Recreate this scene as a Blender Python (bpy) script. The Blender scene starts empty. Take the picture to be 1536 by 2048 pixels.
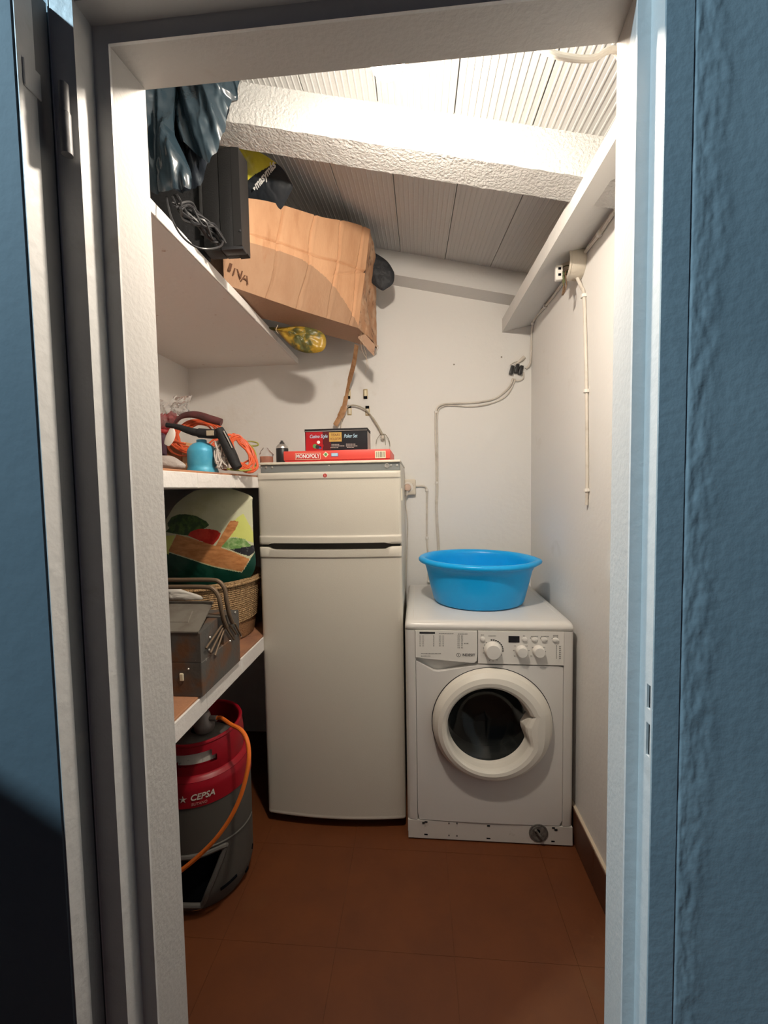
import bpy, bmesh, math, random
from mathutils import Vector, Matrix, noise as mnoise

# ------------------------------------------------------------------ camera, world, lights, exposure
scene = bpy.context.scene
COL = scene.collection
CAM_H = 1.30
F_PX = 835.0
YAW, PITCH, ROLL = math.radians(4.69), math.radians(3.19), math.radians(0.97)


def cam_rows():
    cy, sy = math.cos(YAW), math.sin(YAW)
    f = Vector((-sy * math.cos(PITCH), cy * math.cos(PITCH), -math.sin(PITCH)))
    r = Vector((cy, sy, 0))
    d = f.cross(r)
    c, s = math.cos(ROLL), math.sin(ROLL)
    return c * r + s * d, -s * r + c * d, f


CX, CY, CZ = cam_rows()
cam_data = bpy.data.cameras.new('camera')
cam_data.sensor_fit = 'VERTICAL'
cam_data.sensor_height = 36.0
cam_data.lens = F_PX / 2048.0 * 36.0
cam_data.clip_start = 0.02
cam = bpy.data.objects.new('camera', cam_data)
COL.objects.link(cam)
rot = Matrix((CX, -CY, -CZ)).transposed()
cam.matrix_world = Matrix.Translation((0, 0, CAM_H)) @ rot.to_4x4()
scene.camera = cam

scene.view_settings.view_transform = 'Standard'
scene.view_settings.look = 'None'
scene.view_settings.gamma = 1.0
scene.view_settings.use_curve_mapping = False
scene.view_settings.exposure = 0.0

world = bpy.data.worlds.new('dusk')
scene.world = world
world.use_nodes = True
bg = world.node_tree.nodes['Background']
bg.inputs['Color'].default_value = (0.36, 0.55, 1.0, 1)
bg.inputs['Strength'].default_value = 0.022

BULB_STRENGTH = 1040.0
BULB_COLOR = (1.0, 0.88, 0.74)
porch = bpy.data.lights.new('porch_lamp', 'POINT')
porch.energy = 400.0
porch.color = (0.58, 0.84, 1.0)
porch.shadow_soft_size = 0.07
porch_o = bpy.data.objects.new('porch_lamp', porch)
porch_o.location = (-2.08, -0.70, 3.30)
COL.objects.link(porch_o)


# ------------------------------------------------------------------ helpers
def P(px, py, x=None, y=None, z=None):
    """world point on a real plane (x, y or z given) seen at a pixel of the 1536x2048 frame"""
    r = CX * ((px - 768) / F_PX) + CY * ((py - 1024) / F_PX) + CZ
    if x is not None:
        t = x / r.x
    elif y is not None:
        t = y / r.y
    else:
        t = (z - CAM_H) / r.z
    return Vector((0, 0, CAM_H)) + r * t


def sig(t):
    return 1 / (1 + math.exp(-max(-60.0, min(60.0, t))))


def lin(h):
    h = h.lstrip('#')
    out = []
    for i in (0, 2, 4):
        c = int(h[i:i + 2], 16) / 255
        out.append(c / 12.92 if c <= 0.04045 else ((c + 0.055) / 1.055) ** 2.4)
    return tuple(out)


def mat(name, col, rough=0.5, metal=0.0, bump=None, var=None, dirt=None, trans=0.0, ior=1.45, emit=None, stretch=(1, 1, 1), coat=0.0, alpha=1.0):
    """bump=(scale, strength, detail); var=(scale, colour2, low, high); dirt=(scale, colour, low, high)"""
    if isinstance(col, str):
        col = lin(col)
    m = bpy.data.materials.new(name)
    m.use_nodes = True
    nt = m.node_tree
    b = nt.nodes['Principled BSDF']
    b.inputs['Base Color'].default_value = (*col, 1)
    b.inputs['Roughness'].default_value = rough
    b.inputs['Metallic'].default_value = metal
    b.inputs['IOR'].default_value = ior
    b.inputs['Transmission Weight'].default_value = trans
    b.inputs['Coat Weight'].default_value = coat
    b.inputs['Alpha'].default_value = alpha
    if emit:
        b.inputs['Emission Color'].default_value = (*emit[0], 1)
        b.inputs['Emission Strength'].default_value = emit[1]
    if bump or var or dirt:
        tc = nt.nodes.new('ShaderNodeTexCoord')
        mp = nt.nodes.new('ShaderNodeMapping')
        mp.inputs['Scale'].default_value = stretch
        nt.links.new(tc.outputs['Object'], mp.inputs['Vector'])
        last = None
        for k in (var, dirt):
            if not k:
                continue
            n = nt.nodes.new('ShaderNodeTexNoise')
            n.inputs['Scale'].default_value = k[0]
            n.inputs['Detail'].default_value = 6
            n.inputs['Roughness'].default_value = 0.6
            nt.links.new(mp.outputs[0], n.inputs['Vector'])
            rmp = nt.nodes.new('ShaderNodeMapRange')
            rmp.inputs['From Min'].default_value = k[2]
            rmp.inputs['From Max'].default_value = k[3]
            nt.links.new(n.outputs['Fac'], rmp.inputs['Value'])
            mx = nt.nodes.new('ShaderNodeMix')
            mx.data_type = 'RGBA'
            c2 = lin(k[1]) if isinstance(k[1], str) else k[1]
            mx.inputs[7].default_value = (*c2, 1)
            if last is None:
                mx.inputs[6].default_value = (*col, 1)
            else:
                nt.links.new(last, mx.inputs[6])
            nt.links.new(rmp.outputs[0], mx.inputs[0])
            last = mx.outputs[2]
        if last is not None:
            nt.links.new(last, b.inputs['Base Color'])
        if bump:
            n = nt.nodes.new('ShaderNodeTexNoise')
            n.inputs['Scale'].default_value = bump[0]
            n.inputs['Detail'].default_value = bump[2] if len(bump) > 2 else 3
            nt.links.new(mp.outputs[0], n.inputs['Vector'])
            bp = nt.nodes.new('ShaderNodeBump')
            bp.inputs['Strength'].default_value = bump[1]
            bp.inputs['Distance'].default_value = 0.01
            nt.links.new(n.outputs['Fac'], bp.inputs['Height'])
            nt.links.new(bp.outputs[0], b.inputs['Normal'])
    return m


class G:
    """collects polygons; every polygon remembers a material slot"""

    def __init__(self):
        self.v, self.f, self.m = [], [], []

    def add(self, vs, fs, mi=0):
        o = len(self.v)
        self.v += [Vector(p) for p in vs]
        self.f += [[i + o for i in f] for f in fs]
        self.m += [mi] * len(fs)
        return self

    def hexa(self, b, t, mi=0):
        """eight corners: bottom loop of four, top loop of four"""
        return self.add(list(b) + list(t), [(3, 2, 1, 0), (4, 5, 6, 7), (0, 1, 5, 4), (1, 2, 6, 5), (2, 3, 7, 6), (3, 0, 4, 7)], mi)

    def box(self, x0, x1, y0, y1, z0, z1, mi=0):
        return self.hexa([(x0, y0, z0), (x1, y0, z0), (x1, y1, z0), (x0, y1, z0)], [(x0, y0, z1), (x1, y0, z1), (x1, y1, z1), (x0, y1, z1)], mi)

    def rbox(self, x0, x1, y0, y1, z0, z1, r=0.004, seg=2, mi=0, M=None):
        bm = bmesh.new()
        bmesh.ops.create_cube(bm, size=1)
        for v in bm.verts:
            v.co = Vector(((x0 + x1) / 2 + v.co.x * (x1 - x0), (y0 + y1) / 2 + v.co.y * (y1 - y0), (z0 + z1) / 2 + v.co.z * (z1 - z0)))
        bmesh.ops.bevel(bm, geom=bm.edges[:], offset=r, segments=seg, profile=0.5, affect='EDGES', clamp_overlap=True)
        bm.verts.index_update()
        vs = [M @ v.co if M else v.co.copy() for v in bm.verts]
        fs = [[v.index for v in f.verts] for f in bm.faces]
        bm.free()
        return self.add(vs, fs, mi)

    def lathe(self, prof, c, seg=32, axis=(0, 0, 1), mi=0, closed=True, sx=1.0, sy=1.0):
        """prof: (radius, height) along axis from c"""
        ax = Vector(axis).normalized()
        q = Vector((0, 0, 1)).rotation_difference(ax)
        vs, fs = [], []
        for r, h in prof:
            for k in range(seg):
                a = 2 * math.pi * k / seg
                vs.append(Vector(c) + q @ Vector((r * math.cos(a) * sx, r * math.sin(a) * sy, h)))
        n = len(prof)
        for i in range(n - 1):
            for k in range(seg):
                k2 = (k + 1) % seg
                fs.append((i * seg + k, i * seg + k2, (i + 1) * seg + k2, (i + 1) * seg + k))
        if closed:
            fs.append(tuple(range(seg))[::-1])
            fs.append(tuple((n - 1) * seg + k for k in range(seg)))
        return self.add(vs, fs, mi)

    def cyl(self, p0, p1, r, seg=16, r1=None, mi=0):
        p0, p1 = Vector(p0), Vector(p1)
        return self.lathe([(r, 0), (r if r1 is None else r1, (p1 - p0).length)], p0, seg, p1 - p0, mi)

    def tube(self, pts, r, seg=8, mi=0, flat=None, up=(0, 0, 1), closed=False):
        """tube along points; r a number or a list; flat=(a, b) scales the two cross axes"""
        pts = [Vector(p) for p in pts]
        n = len(pts)
        rs = r if isinstance(r, (list, tuple)) else [r] * n
        t0 = (pts[1] - pts[0]).normalized()
        nrm = Vector(up) - t0 * Vector(up).dot(t0)
        if nrm.length < 1e-4:
            nrm = t0.orthogonal()
        nrm.normalize()
        vs, fs = [], []
        prev = t0
        for i, p in enumerate(pts):
            t = (pts[min(i + 1, n - 1)] - pts[max(i - 1, 0)])
            t = t.normalized() if t.length > 1e-9 else prev
            nrm = prev.rotation_difference(t) @ nrm
            prev = t
            bn = t.cross(nrm)
            fa, fb = flat if flat else (1, 1)
            for k in range(seg):
                a = 2 * math.pi * k / seg
                vs.append(p + nrm * (math.cos(a) * rs[i] * fa) + bn * (math.sin(a) * rs[i] * fb))
        for i in range(n - 1):
            for k in range(seg):
                k2 = (k + 1) % seg
                fs.append((i * seg + k, i * seg + k2, (i + 1) * seg + k2, (i + 1) * seg + k))
        fs.append(tuple(range(seg))[::-1])
        fs.append(tuple((n - 1) * seg + k for k in range(seg)))
        return self.add(vs, fs, mi)

    def prism(self, poly, off, mi=0):
        """polygon (3D points) pushed along off"""
        off = Vector(off)
        n = len(poly)
        vs = [Vector(p) for p in poly] + [Vector(p) + off for p in poly]
        fs = [tuple(range(n))[::-1], tuple(range(n, 2 * n))]
        fs += [(i, (i + 1) % n, (i + 1) % n + n, i + n) for i in range(n)]
        return self.add(vs, fs, mi)

    def grid(self, nu, nv, fn, mi=0, pick=None):
        vs = [fn(i / nu, j / nv) for j in range(nv + 1) for i in range(nu + 1)]
        o = len(self.v)
        self.v += [Vector(p) for p in vs]
        for j in range(nv):
            for i in range(nu):
                a = o + j * (nu + 1) + i
                self.f.append([a, a + 1, a + nu + 2, a + nu + 1])
                self.m.append(pick((i + .5) / nu, (j + .5) / nv) if pick else mi)
        return self

    def ring(self, outer, inner, mi=0):
        """two loops of equally many points joined by quads"""
        n = len(outer)
        return self.add(list(outer) + list(inner), [(i, (i + 1) % n, (i + 1) % n + n, i + n) for i in range(n)], mi)


def smooth_path(pts, per=8, closed=False):
    pts = [Vector(p) for p in pts]
    n = len(pts)
    out = []
    rng = range(n if closed else n - 1)
    for i in rng:
        if closed:
            a, b, c, d = pts[(i - 1) % n], pts[i], pts[(i + 1) % n], pts[(i + 2) % n]
        else:
            a, b, c, d = pts[max(i - 1, 0)], pts[i], pts[i + 1], pts[min(i + 2, n - 1)]
        for k in range(per):
            t = k / per
            out.append(0.5 * ((2 * b) + (c - a) * t + (2 * a - 5 * b + 4 * c - d) * t * t + (3 * b - a - 3 * c + d) * t ** 3))
    if not closed:
        out.append(pts[-1])
    return out


OFF = {}


def obj(name, g, mats, parent=None, smooth=35, label=None, kind=None, double=False):
    me = bpy.data.meshes.new(name)
    off = OFF[parent.name] if parent is not None else Vector((0, 0, 0))
    me.from_pydata([tuple(p - off) for p in g.v], [], g.f)
    if not isinstance(mats, (list, tuple)):
        mats = [mats]
    for m in mats:
        me.materials.append(m)
    me.polygons.foreach_set('material_index', g.m)
    bm = bmesh.new()
    bm.from_mesh(me)
    if not double:
        bmesh.ops.recalc_face_normals(bm, faces=bm.faces)
    bm.to_mesh(me)
    bm.free()
    if smooth:
        me.polygons.foreach_set('use_smooth', [True] * len(me.polygons))
        me.set_sharp_from_angle(angle=math.radians(smooth))
    o = bpy.data.objects.new(name, me)
    COL.objects.link(o)
    if parent is not None:
        o.parent = parent
    OFF[o.name] = off
    if label:
        o['label'] = label
    if kind:
        o['kind'] = kind
    return o


def tag(o, label, cat, group=None):
    o['label'] = label
    o['category'] = cat
    if group:
        o['group'] = group
    return o


def thing(name, label, cat, loc, group=None):
    o = bpy.data.objects.new(name, None)
    o.empty_display_size = 0.05
    COL.objects.link(o)
    o.location = loc
    OFF[o.name] = Vector(loc)
    return tag(o, label, cat, group)


def struct(name, g, mats, parent=None, smooth=35):
    o = obj(name, g, mats, parent, smooth)
    if parent is None:
        o['kind'] = 'structure'
    return o


def struct_root(name, loc=(0, 0, 0)):
    o = bpy.data.objects.new(name, None)
    COL.objects.link(o)
    o.location = loc
    OFF[o.name] = Vector(loc)
    o['kind'] = 'structure'
    return o


def lettering(body, size, loc, M, parent, material, shear=0.0, extrude=0.0004, width=None, space=1.0, bold=0.0, name='lettering'):
    """flat raised print; M maps text x/y/z to the world, loc is the middle"""
    cu = bpy.data.curves.new(name, 'FONT')
    cu.body = body
    cu.size = size
    cu.shear = shear
    cu.extrude = extrude
    cu.offset = bold
    cu.space_character = space
    cu.resolution_u = 3
    cu.align_x = 'CENTER'
    cu.align_y = 'CENTER'
    tmp = bpy.data.objects.new('tmp', cu)
    COL.objects.link(tmp)
    bpy.context.view_layer.update()
    dg = bpy.context.evaluated_depsgraph_get()
    me = bpy.data.meshes.new_from_object(tmp.evaluated_get(dg))
    bpy.data.objects.remove(tmp)
    xs = [v.co.x for v in me.vertices]
    k = 1.0
    if width and xs:
        k = width / (max(xs) - min(xs))
    off = OFF[parent.name]
    for v in me.vertices:
        q = Vector((v.co.x * k, v.co.y, v.co.z))
        v.co = Vector(loc) + M @ q - off
    me.name = name
    me.materials.clear()
    me.materials.append(material)
    o = bpy.data.objects.new(name, me)
    COL.objects.link(o)
    o.parent = parent
    OFF[o.name] = off
    return o


FRONT = Matrix(((1, 0, 0), (0, 0, -1), (0, 1, 0)))      # text facing -y


def spin(a):
    return FRONT @ Matrix.Rotation(a, 3, 'Z')


def copy_tree(o, parent=None):
    c = o.copy()
    COL.objects.link(c)
    OFF[c.name] = OFF[o.name].copy()
    if parent is not None:
        c.parent = parent
    for ch in list(o.children):
        copy_tree(ch, c)
    return c


def puff(g, outline, y, front, back, rings=14, n=72, amp=0.006, scale=14.0, seed=0.0, stretch=(1, 1, 1), pick=None, smooth=True, sharp=0.0, curve=None):
    """a lumpy closed bag: outline [(x, z)] in the plane y, bulging towards -y by front and +y by back"""
    pts = [Vector((p[0], 0, p[1])) for p in outline]
    path = smooth_path(pts, 10, True) if smooth else pts + [pts[0]]
    d = [0]
    loop = path + [path[0]] if smooth else path
    for a, b in zip(loop, loop[1:]):
        d.append(d[-1] + (b - a).length)
    res = []
    for k in range(n):
        t = d[-1] * k / n
        i = max(j for j in range(len(d)) if d[j] <= t + 1e-12)
        i = min(i, len(loop) - 2)
        f = (t - d[i]) / max(d[i + 1] - d[i], 1e-9)
        res.append(loop[i].lerp(loop[i + 1], f))
    c = sum(res, Vector()) / n
    for side, dep in ((-1, front), (1, back)):
        vs, fs, ms = [], [], []
        for j in range(rings + 1):
            r = j / rings
            for k in range(n):
                q = c.lerp(res[k], r)
                hgt = dep * math.sqrt(max(0.0, 1 - r * r)) if not sharp else dep * (1 - r ** sharp)
                s = Vector((q.x * scale * stretch[0] + seed, side * 3.1 + seed, q.z * scale * stretch[2]))
                w = mnoise.turbulence(s, 3, True) - 0.5
                edge = min(1.0, (1 - r) * 4)
                yy = y + side * max(hgt + w * amp * edge * 2, 0.0005 * (1 - r))
                if curve:
                    yy += curve(q.x, q.z)
                vs.append(Vector((q.x, yy, q.z)))
        o = len(g.v)
        g.v += vs
        for j in range(rings):
            for k in range(n):
                k2 = (k + 1) % n
                f = [o + j * n + k, o + j * n + k2, o + (j + 1) * n + k2, o + (j + 1) * n + k]
                g.f.append(f)
                m = sum((g.v[i] for i in f), Vector()) / 4
                g.m.append(pick(m.x, m.z) if pick else 0)
    # weld the rim
    return g


def pxs(lst, **k):
    return [P(a, b, **k) for a, b in lst]


def xz(lst, y):
    return [(p.x, p.z) for p in pxs(lst, y=y)]


# ------------------------------------------------------------------ materials
M_WALL = mat('white_plaster', (0.78, 0.765, 0.74), 0.9, bump=(60, 0.10, 4), dirt=(5, (0.66, 0.63, 0.58), 0.64, 0.80))
M_WALLBACK = mat('white_plaster_stained', (0.80, 0.785, 0.755), 0.9, bump=(40, 0.12, 5), dirt=(2.6, (0.68, 0.62, 0.53), 0.60, 0.80))
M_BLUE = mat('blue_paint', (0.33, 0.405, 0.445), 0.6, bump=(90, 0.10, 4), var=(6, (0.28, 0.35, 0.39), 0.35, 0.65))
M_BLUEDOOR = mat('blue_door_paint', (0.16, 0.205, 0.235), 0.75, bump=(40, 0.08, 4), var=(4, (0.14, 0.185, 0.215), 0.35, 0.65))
M_FRAME = mat('white_frame_paint', (0.62, 0.62, 0.61), 0.5, bump=(50, 0.15, 4), dirt=(9, (0.5, 0.48, 0.45), 0.62, 0.75))
M_EDGE = mat('grey_door_edge_paint', (0.20, 0.20, 0.205), 0.5, bump=(40, 0.15, 4), dirt=(9, (0.25, 0.24, 0.22), 0.6, 0.75))
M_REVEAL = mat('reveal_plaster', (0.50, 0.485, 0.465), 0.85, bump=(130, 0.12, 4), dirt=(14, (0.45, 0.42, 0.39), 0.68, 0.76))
M_DARKHOLE = mat('hole', (0.008, 0.009, 0.012), 1.0)
M_DARKHOLE.node_tree.nodes['Principled BSDF'].inputs['Specular IOR Level'].default_value = 0.0
M_PANEL = mat("painted_fluted_tile", (0.52, 0.515, 0.50), 0.8, bump=(70, 0.1, 3))
M_BEAM = mat('rough_painted_beam', (0.60, 0.59, 0.57), 0.85, bump=(120, 0.6, 5))
M_PLATE = mat('painted_plate_beam', (0.66, 0.65, 0.63), 0.85, bump=(40, 0.2, 5))
M_TILE = mat('terracotta_tile', (0.135, 0.036, 0.0065), 0.6, bump=(25, 0.08, 3), var=(7, (0.11, 0.029, 0.006), 0.35, 0.7), dirt=(3, (0.13, 0.045, 0.012), 0.62, 0.78))
M_GROUT = mat('clay_joint', (0.105, 0.034, 0.010), 0.9)
M_BASE = mat('baseboard_tile', (0.12, 0.045, 0.022), 0.5, var=(6, (0.09, 0.034, 0.018), 0.35, 0.65))
M_CAULK = mat('pale_joint', (0.62, 0.52, 0.40), 0.9)
M_SHELF = mat('shelf_white_paint', (0.74, 0.71, 0.68), 0.75, bump=(45, 0.3, 4), dirt=(22, (0.42, 0.27, 0.19), 0.66, 0.74))
M_SHELFTILE = mat('shelf_clay_tile', (0.42, 0.20, 0.105), 0.75, bump=(30, 0.3, 4), var=(9, (0.27, 0.13, 0.08), 0.4, 0.7))
M_FRIDGE = mat('fridge_enamel', (0.63, 0.59, 0.51), 0.42, bump=(350, 0.06, 2), dirt=(3, (0.62, 0.57, 0.49), 0.55, 0.8))
M_FRIDGETRIM = mat('fridge_trim', (0.72, 0.67, 0.56), 0.38)
M_GREYSTRIP = mat('grey_strip', (0.22, 0.235, 0.235), 0.45, metal=0.3)
M_DARKSTRIP = mat('dark_recess', (0.055, 0.05, 0.045), 0.6)
M_SCREW = mat('zinc_screw', (0.72, 0.70, 0.66), 0.35, metal=0.8)
M_RED = mat('red_badge', (0.45, 0.03, 0.03), 0.3)
M_WHITE = mat('washer_enamel', (0.72, 0.695, 0.66), 0.32, dirt=(4, (0.72, 0.68, 0.62), 0.55, 0.8), coat=0.2)
M_WHITEP = mat('washer_plastic', (0.76, 0.73, 0.68), 0.38)
M_DOORWHITE = mat('washer_door_plastic', (0.78, 0.735, 0.65), 0.3)
M_KICK = mat('dirty_kick_panel', (0.66, 0.62, 0.57), 0.5, dirt=(20, (0.30, 0.25, 0.2), 0.62, 0.76))
M_GLASS = mat('door_glass', (0.02, 0.022, 0.02), 0.06, alpha=0.45)
M_DRUM = mat('drum_steel', (0.035, 0.038, 0.035), 0.4, metal=0.5)
M_GASKET = mat('rubber_gasket', (0.16, 0.165, 0.155), 0.5)
M_INK = mat('black_ink', (0.03, 0.03, 0.032), 0.6)
M_GREYINK = mat('grey_ink', (0.30, 0.29, 0.27), 0.6)
M_DISPLAY = mat('display', (0.01, 0.01, 0.013), 0.12)
M_CAP = mat('grey_filter_cap', (0.20, 0.185, 0.165), 0.5, var=(60, (0.1, 0.09, 0.08), 0.4, 0.6))
M_BASIN = mat('blue_plastic', (0.002, 0.40, 0.90), 0.32)
M_BULB = mat('lit_bulb', (1, 1, 1), 0.3, emit=(BULB_COLOR, BULB_STRENGTH))
M_BLACK = mat('black_plastic', (0.022, 0.022, 0.024), 0.4)
M_BLACKMAT = mat('matt_black', (0.012, 0.012, 0.013), 0.75, bump=(60, 0.3, 3))
M_TV = mat('charcoal_plastic', (0.011, 0.0107, 0.011), 0.5, bump=(300, 0.1, 2))
M_TVEDGE = mat('charcoal_edge', (0.022, 0.021, 0.021), 0.45)
M_BAG = mat('dark_teal_bag', (0.013, 0.023, 0.031), 0.24, bump=(16, 0.25, 3), stretch=(2.0, 1, 0.6))
M_CARD = mat('cardboard', (0.62, 0.35, 0.195), 0.8, var=(7, (0.50, 0.255, 0.13), 0.45, 0.75), dirt=(5, (0.36, 0.15, 0.06), 0.66, 0.82), bump=(90, 0.15, 3), stretch=(1.6, 1.6, 0.5))
M_CARDIN = mat('cardboard_underside', (0.40, 0.25, 0.165), 0.85, bump=(60, 0.3, 3))
M_TAPE = mat('brown_tape', (0.50, 0.29, 0.15), 0.35, var=(30, (0.30, 0.13, 0.05), 0.4, 0.7))
M_FRAY = mat('frayed_tape', (0.62, 0.48, 0.33), 0.5)
M_INKBROWN = mat('brown_print', (0.10, 0.04, 0.018), 0.8)
M_YELLOW = mat('yellow_film', (0.80, 0.72, 0.07), 0.35, var=(18, (0.85, 0.78, 0.28), 0.45, 0.7), bump=(14, 0.3, 3))
M_NAVY = mat('black_film', (0.02, 0.024, 0.03), 0.4, bump=(14, 0.35, 3))
M_WHITEINK = mat('white_ink', (0.82, 0.82, 0.80), 0.6)
M_OLIVE = mat('olive_film', (0.085, 0.085, 0.028), 0.35, var=(12, (0.36, 0.22, 0.025), 0.47, 0.56), bump=(22, 0.6, 3))
M_MONO = mat('red_card', (0.75, 0.085, 0.065), 0.45)
M_MONODARK = mat('darker_red_card', (0.55, 0.03, 0.03), 0.45)
M_CREAM = mat('cream_print', (0.80, 0.72, 0.52), 0.6)
M_LTBLUE = mat('light_blue_print', (0.42, 0.66, 0.80), 0.6)
M_GREENINK = mat('green_print', (0.10, 0.32, 0.10), 0.6)
M_BLUEINK = mat('blue_print', (0.05, 0.10, 0.32), 0.6)
M_GOLD = mat('gold_label', (0.55, 0.36, 0.09), 0.5)
M_POKER = mat('poker_black', (0.016, 0.016, 0.02), 0.35)
M_POKERRED = mat('poker_red', (0.45, 0.015, 0.02), 0.35, var=(12, (0.36, 0.01, 0.015), 0.4, 0.6))
M_POKERMAROON = mat('poker_maroon', (0.10, 0.012, 0.015), 0.35)
M_GREY = mat('grey_card', (0.36, 0.34, 0.31), 0.6)
M_CABLE = mat('painted_cable', (0.66, 0.61, 0.54), 0.6, var=(20, (0.50, 0.45, 0.38), 0.5, 0.75))
M_CLIP = mat('white_clip', (0.78, 0.75, 0.70), 0.5)
M_BOXPLASTIC = mat('old_white_plastic', (0.68, 0.62, 0.52), 0.5, dirt=(14, (0.35, 0.24, 0.13), 0.58, 0.74))
M_BRASS = mat('dull_brass', (0.42, 0.33, 0.18), 0.5, metal=0.4)
M_CANISTER = mat('blue_canister', (0.055, 0.34, 0.52), 0.45, metal=0.1, var=(22, (0.10, 0.42, 0.58), 0.45, 0.7), dirt=(18, (0.10, 0.16, 0.2), 0.63, 0.74))
M_ORANGE = mat('orange_cord', (0.60, 0.095, 0.03), 0.5)
M_HOSE = mat('orange_hose', (0.85, 0.19, 0.025), 0.45)
M_MAROON = mat('maroon_grip', (0.12, 0.035, 0.035), 0.5, var=(15, (0.07, 0.03, 0.03), 0.4, 0.6))
M_ROPE = mat('grey_rope', (0.55, 0.50, 0.46), 0.85)
M_YGREEN = mat('yellow_green_wire', (0.42, 0.38, 0.05), 0.5)
M_GREENWIRE = mat('dark_green_wire', (0.10, 0.115, 0.04), 0.5)
M_CLEAR = mat('clear_film', (0.92, 0.92, 0.92), 0.12, trans=0.9, ior=1.15, bump=(30, 0.8, 3))
M_REDCLOTH = mat('red_stuff', (0.42, 0.035, 0.04), 0.6, bump=(30, 0.6, 3))
M_PURPLE = mat('dark_purple', (0.055, 0.016, 0.035), 0.6)
M_BRICK = mat('brown_card', (0.34, 0.13, 0.06), 0.75)
M_BRICKL = mat('tan_card', (0.55, 0.31, 0.16), 0.75)
M_GREYFILM = mat('grey_film', (0.42, 0.37, 0.34), 0.5, bump=(30, 0.6, 3))
M_AMBER = mat('amber_content', (0.62, 0.17, 0.04), 0.4, var=(40, (0.5, 0.11, 0.03), 0.4, 0.6))
M_PAPER = mat('off_white_plastic', (0.72, 0.68, 0.62), 0.5)
M_BAGCREAM = mat('bag_cream', (0.60, 0.60, 0.42), 0.3, var=(9, (0.50, 0.50, 0.26), 0.48, 0.72))
M_BAGYELLOW = mat('bag_yellow', (0.66, 0.70, 0.20), 0.3)
M_BAGGREEN = mat('bag_green', (0.006, 0.055, 0.036), 0.3)
M_LEAFDARK = mat('print_leaf_dark', (0.035, 0.075, 0.025), 0.35, var=(40, (0.09, 0.17, 0.04), 0.45, 0.65))
M_LEAF = mat('print_leaf', (0.16, 0.32, 0.09), 0.35, var=(60, (0.42, 0.55, 0.26), 0.45, 0.65))
M_TOMATO = mat('print_tomato', (0.62, 0.05, 0.03), 0.3, var=(30, (0.5, 0.02, 0.015), 0.4, 0.6))
M_CRATE = mat('print_wood', (0.62, 0.28, 0.11), 0.3, var=(25, (0.44, 0.17, 0.055), 0.4, 0.65), stretch=(1, 1, 3))
M_PRINTBLACK = mat('print_black', (0.02, 0.02, 0.025), 0.35, var=(90, (0.25, 0.25, 0.25), 0.62, 0.7))
M_STRAW = mat('straw', (0.48, 0.31, 0.155), 0.8, bump=(170, 0.9, 2), var=(120, (0.30, 0.18, 0.085), 0.45, 0.6))
M_STRAWDARK = mat('straw_base', (0.30, 0.155, 0.07), 0.8, bump=(170, 0.7, 2))
M_STEEL = mat('rusty_toolbox', (0.10, 0.095, 0.088), 0.6, metal=0.15, var=(11, (0.155, 0.075, 0.038), 0.46, 0.64), bump=(50, 0.15, 3), dirt=(70, (0.3, 0.28, 0.25), 0.70, 0.74))
M_STEELTOP = mat('dusty_toolbox_lid', (0.165, 0.15, 0.125), 0.75, var=(11, (0.12, 0.10, 0.08), 0.45, 0.65))
M_HANDLE = mat('worn_handle', (0.16, 0.11, 0.07), 0.55, metal=0.3)
M_GASRED = mat('red_shroud', (0.30, 0.004, 0.014), 0.4)
M_GASGREY = mat('grey_jacket', (0.075, 0.072, 0.064), 0.6)
M_GASLIGHT = mat('light_grey_jacket', (0.11, 0.105, 0.095), 0.6)
M_STICKER = mat('white_sticker', (0.66, 0.62, 0.55), 0.6, dirt=(60, (0.3, 0.28, 0.24), 0.6, 0.68))
M_REG = mat('regulator_grey', (0.30, 0.27, 0.25), 0.45, metal=0.3)
M_PALEINK = mat('pale_red_print', (0.42, 0.16, 0.15), 0.6)


# ------------------------------------------------------------------ room shell
XL, XR, YB = -1.19, 0.56, 2.13
YF, YI = 0.527, 0.63                       # outer and inner faces of the front wall


def z_b1(x):
    return 2.173 - 0.23 * x


def z_rear(x):
    return 2.283 - 0.225 * x


def z_bay2(x, y):
    t = (y - 1.227) / (2.03 - 1.227)
    return (1 - t) * (z_b1(x) + 0.105) + t * (z_rear(x) + 0.11)


def z_bay1(x, y):
    return z_b1(x) + 0.105 + 0.08 * (y - 1.134)


# floor: a slab with single clay tiles laid on it
fl = struct('floor', G().box(-2.2, 1.6, -1.6, 2.23, -0.10, -0.0025), M_GROUT)
TS = 0.333
rng = random.Random(4)
for ix in range(-4, 2):
    for iy in range(2, 7):
        x0, y0 = 0.085 + ix * TS, 0.10 + (iy - 1) * TS
        x1, y1 = x0 + TS, y0 + TS
        x0, x1 = max(x0, XL), min(x1, XR)
        y0, y1 = max(y0, 0.435), min(y1, YB)
        if x1 - x0 < 0.02 or y1 - y0 < 0.02:
            continue
        obj('tile', G().box(x0 + 0.0003, x1 - 0.0003, y0 + 0.0003, y1 - 0.0003, -0.004, rng.uniform(-0.0003, 0.0)), M_TILE, fl, 0)

struct('wall_back', G().box(XL - 0.1, XR + 0.1, YB, YB + 0.1, -0.1, 2.85), M_WALLBACK, smooth=0)
struct('wall_left', G().box(XL - 0.1, XL, YI, YB, -0.1, 2.85), M_WALL, smooth=0)
struct('wall_right', G().box(XR, XR + 0.1, YI, YB, -0.1, 2.6), M_WALL, smooth=0)

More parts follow.
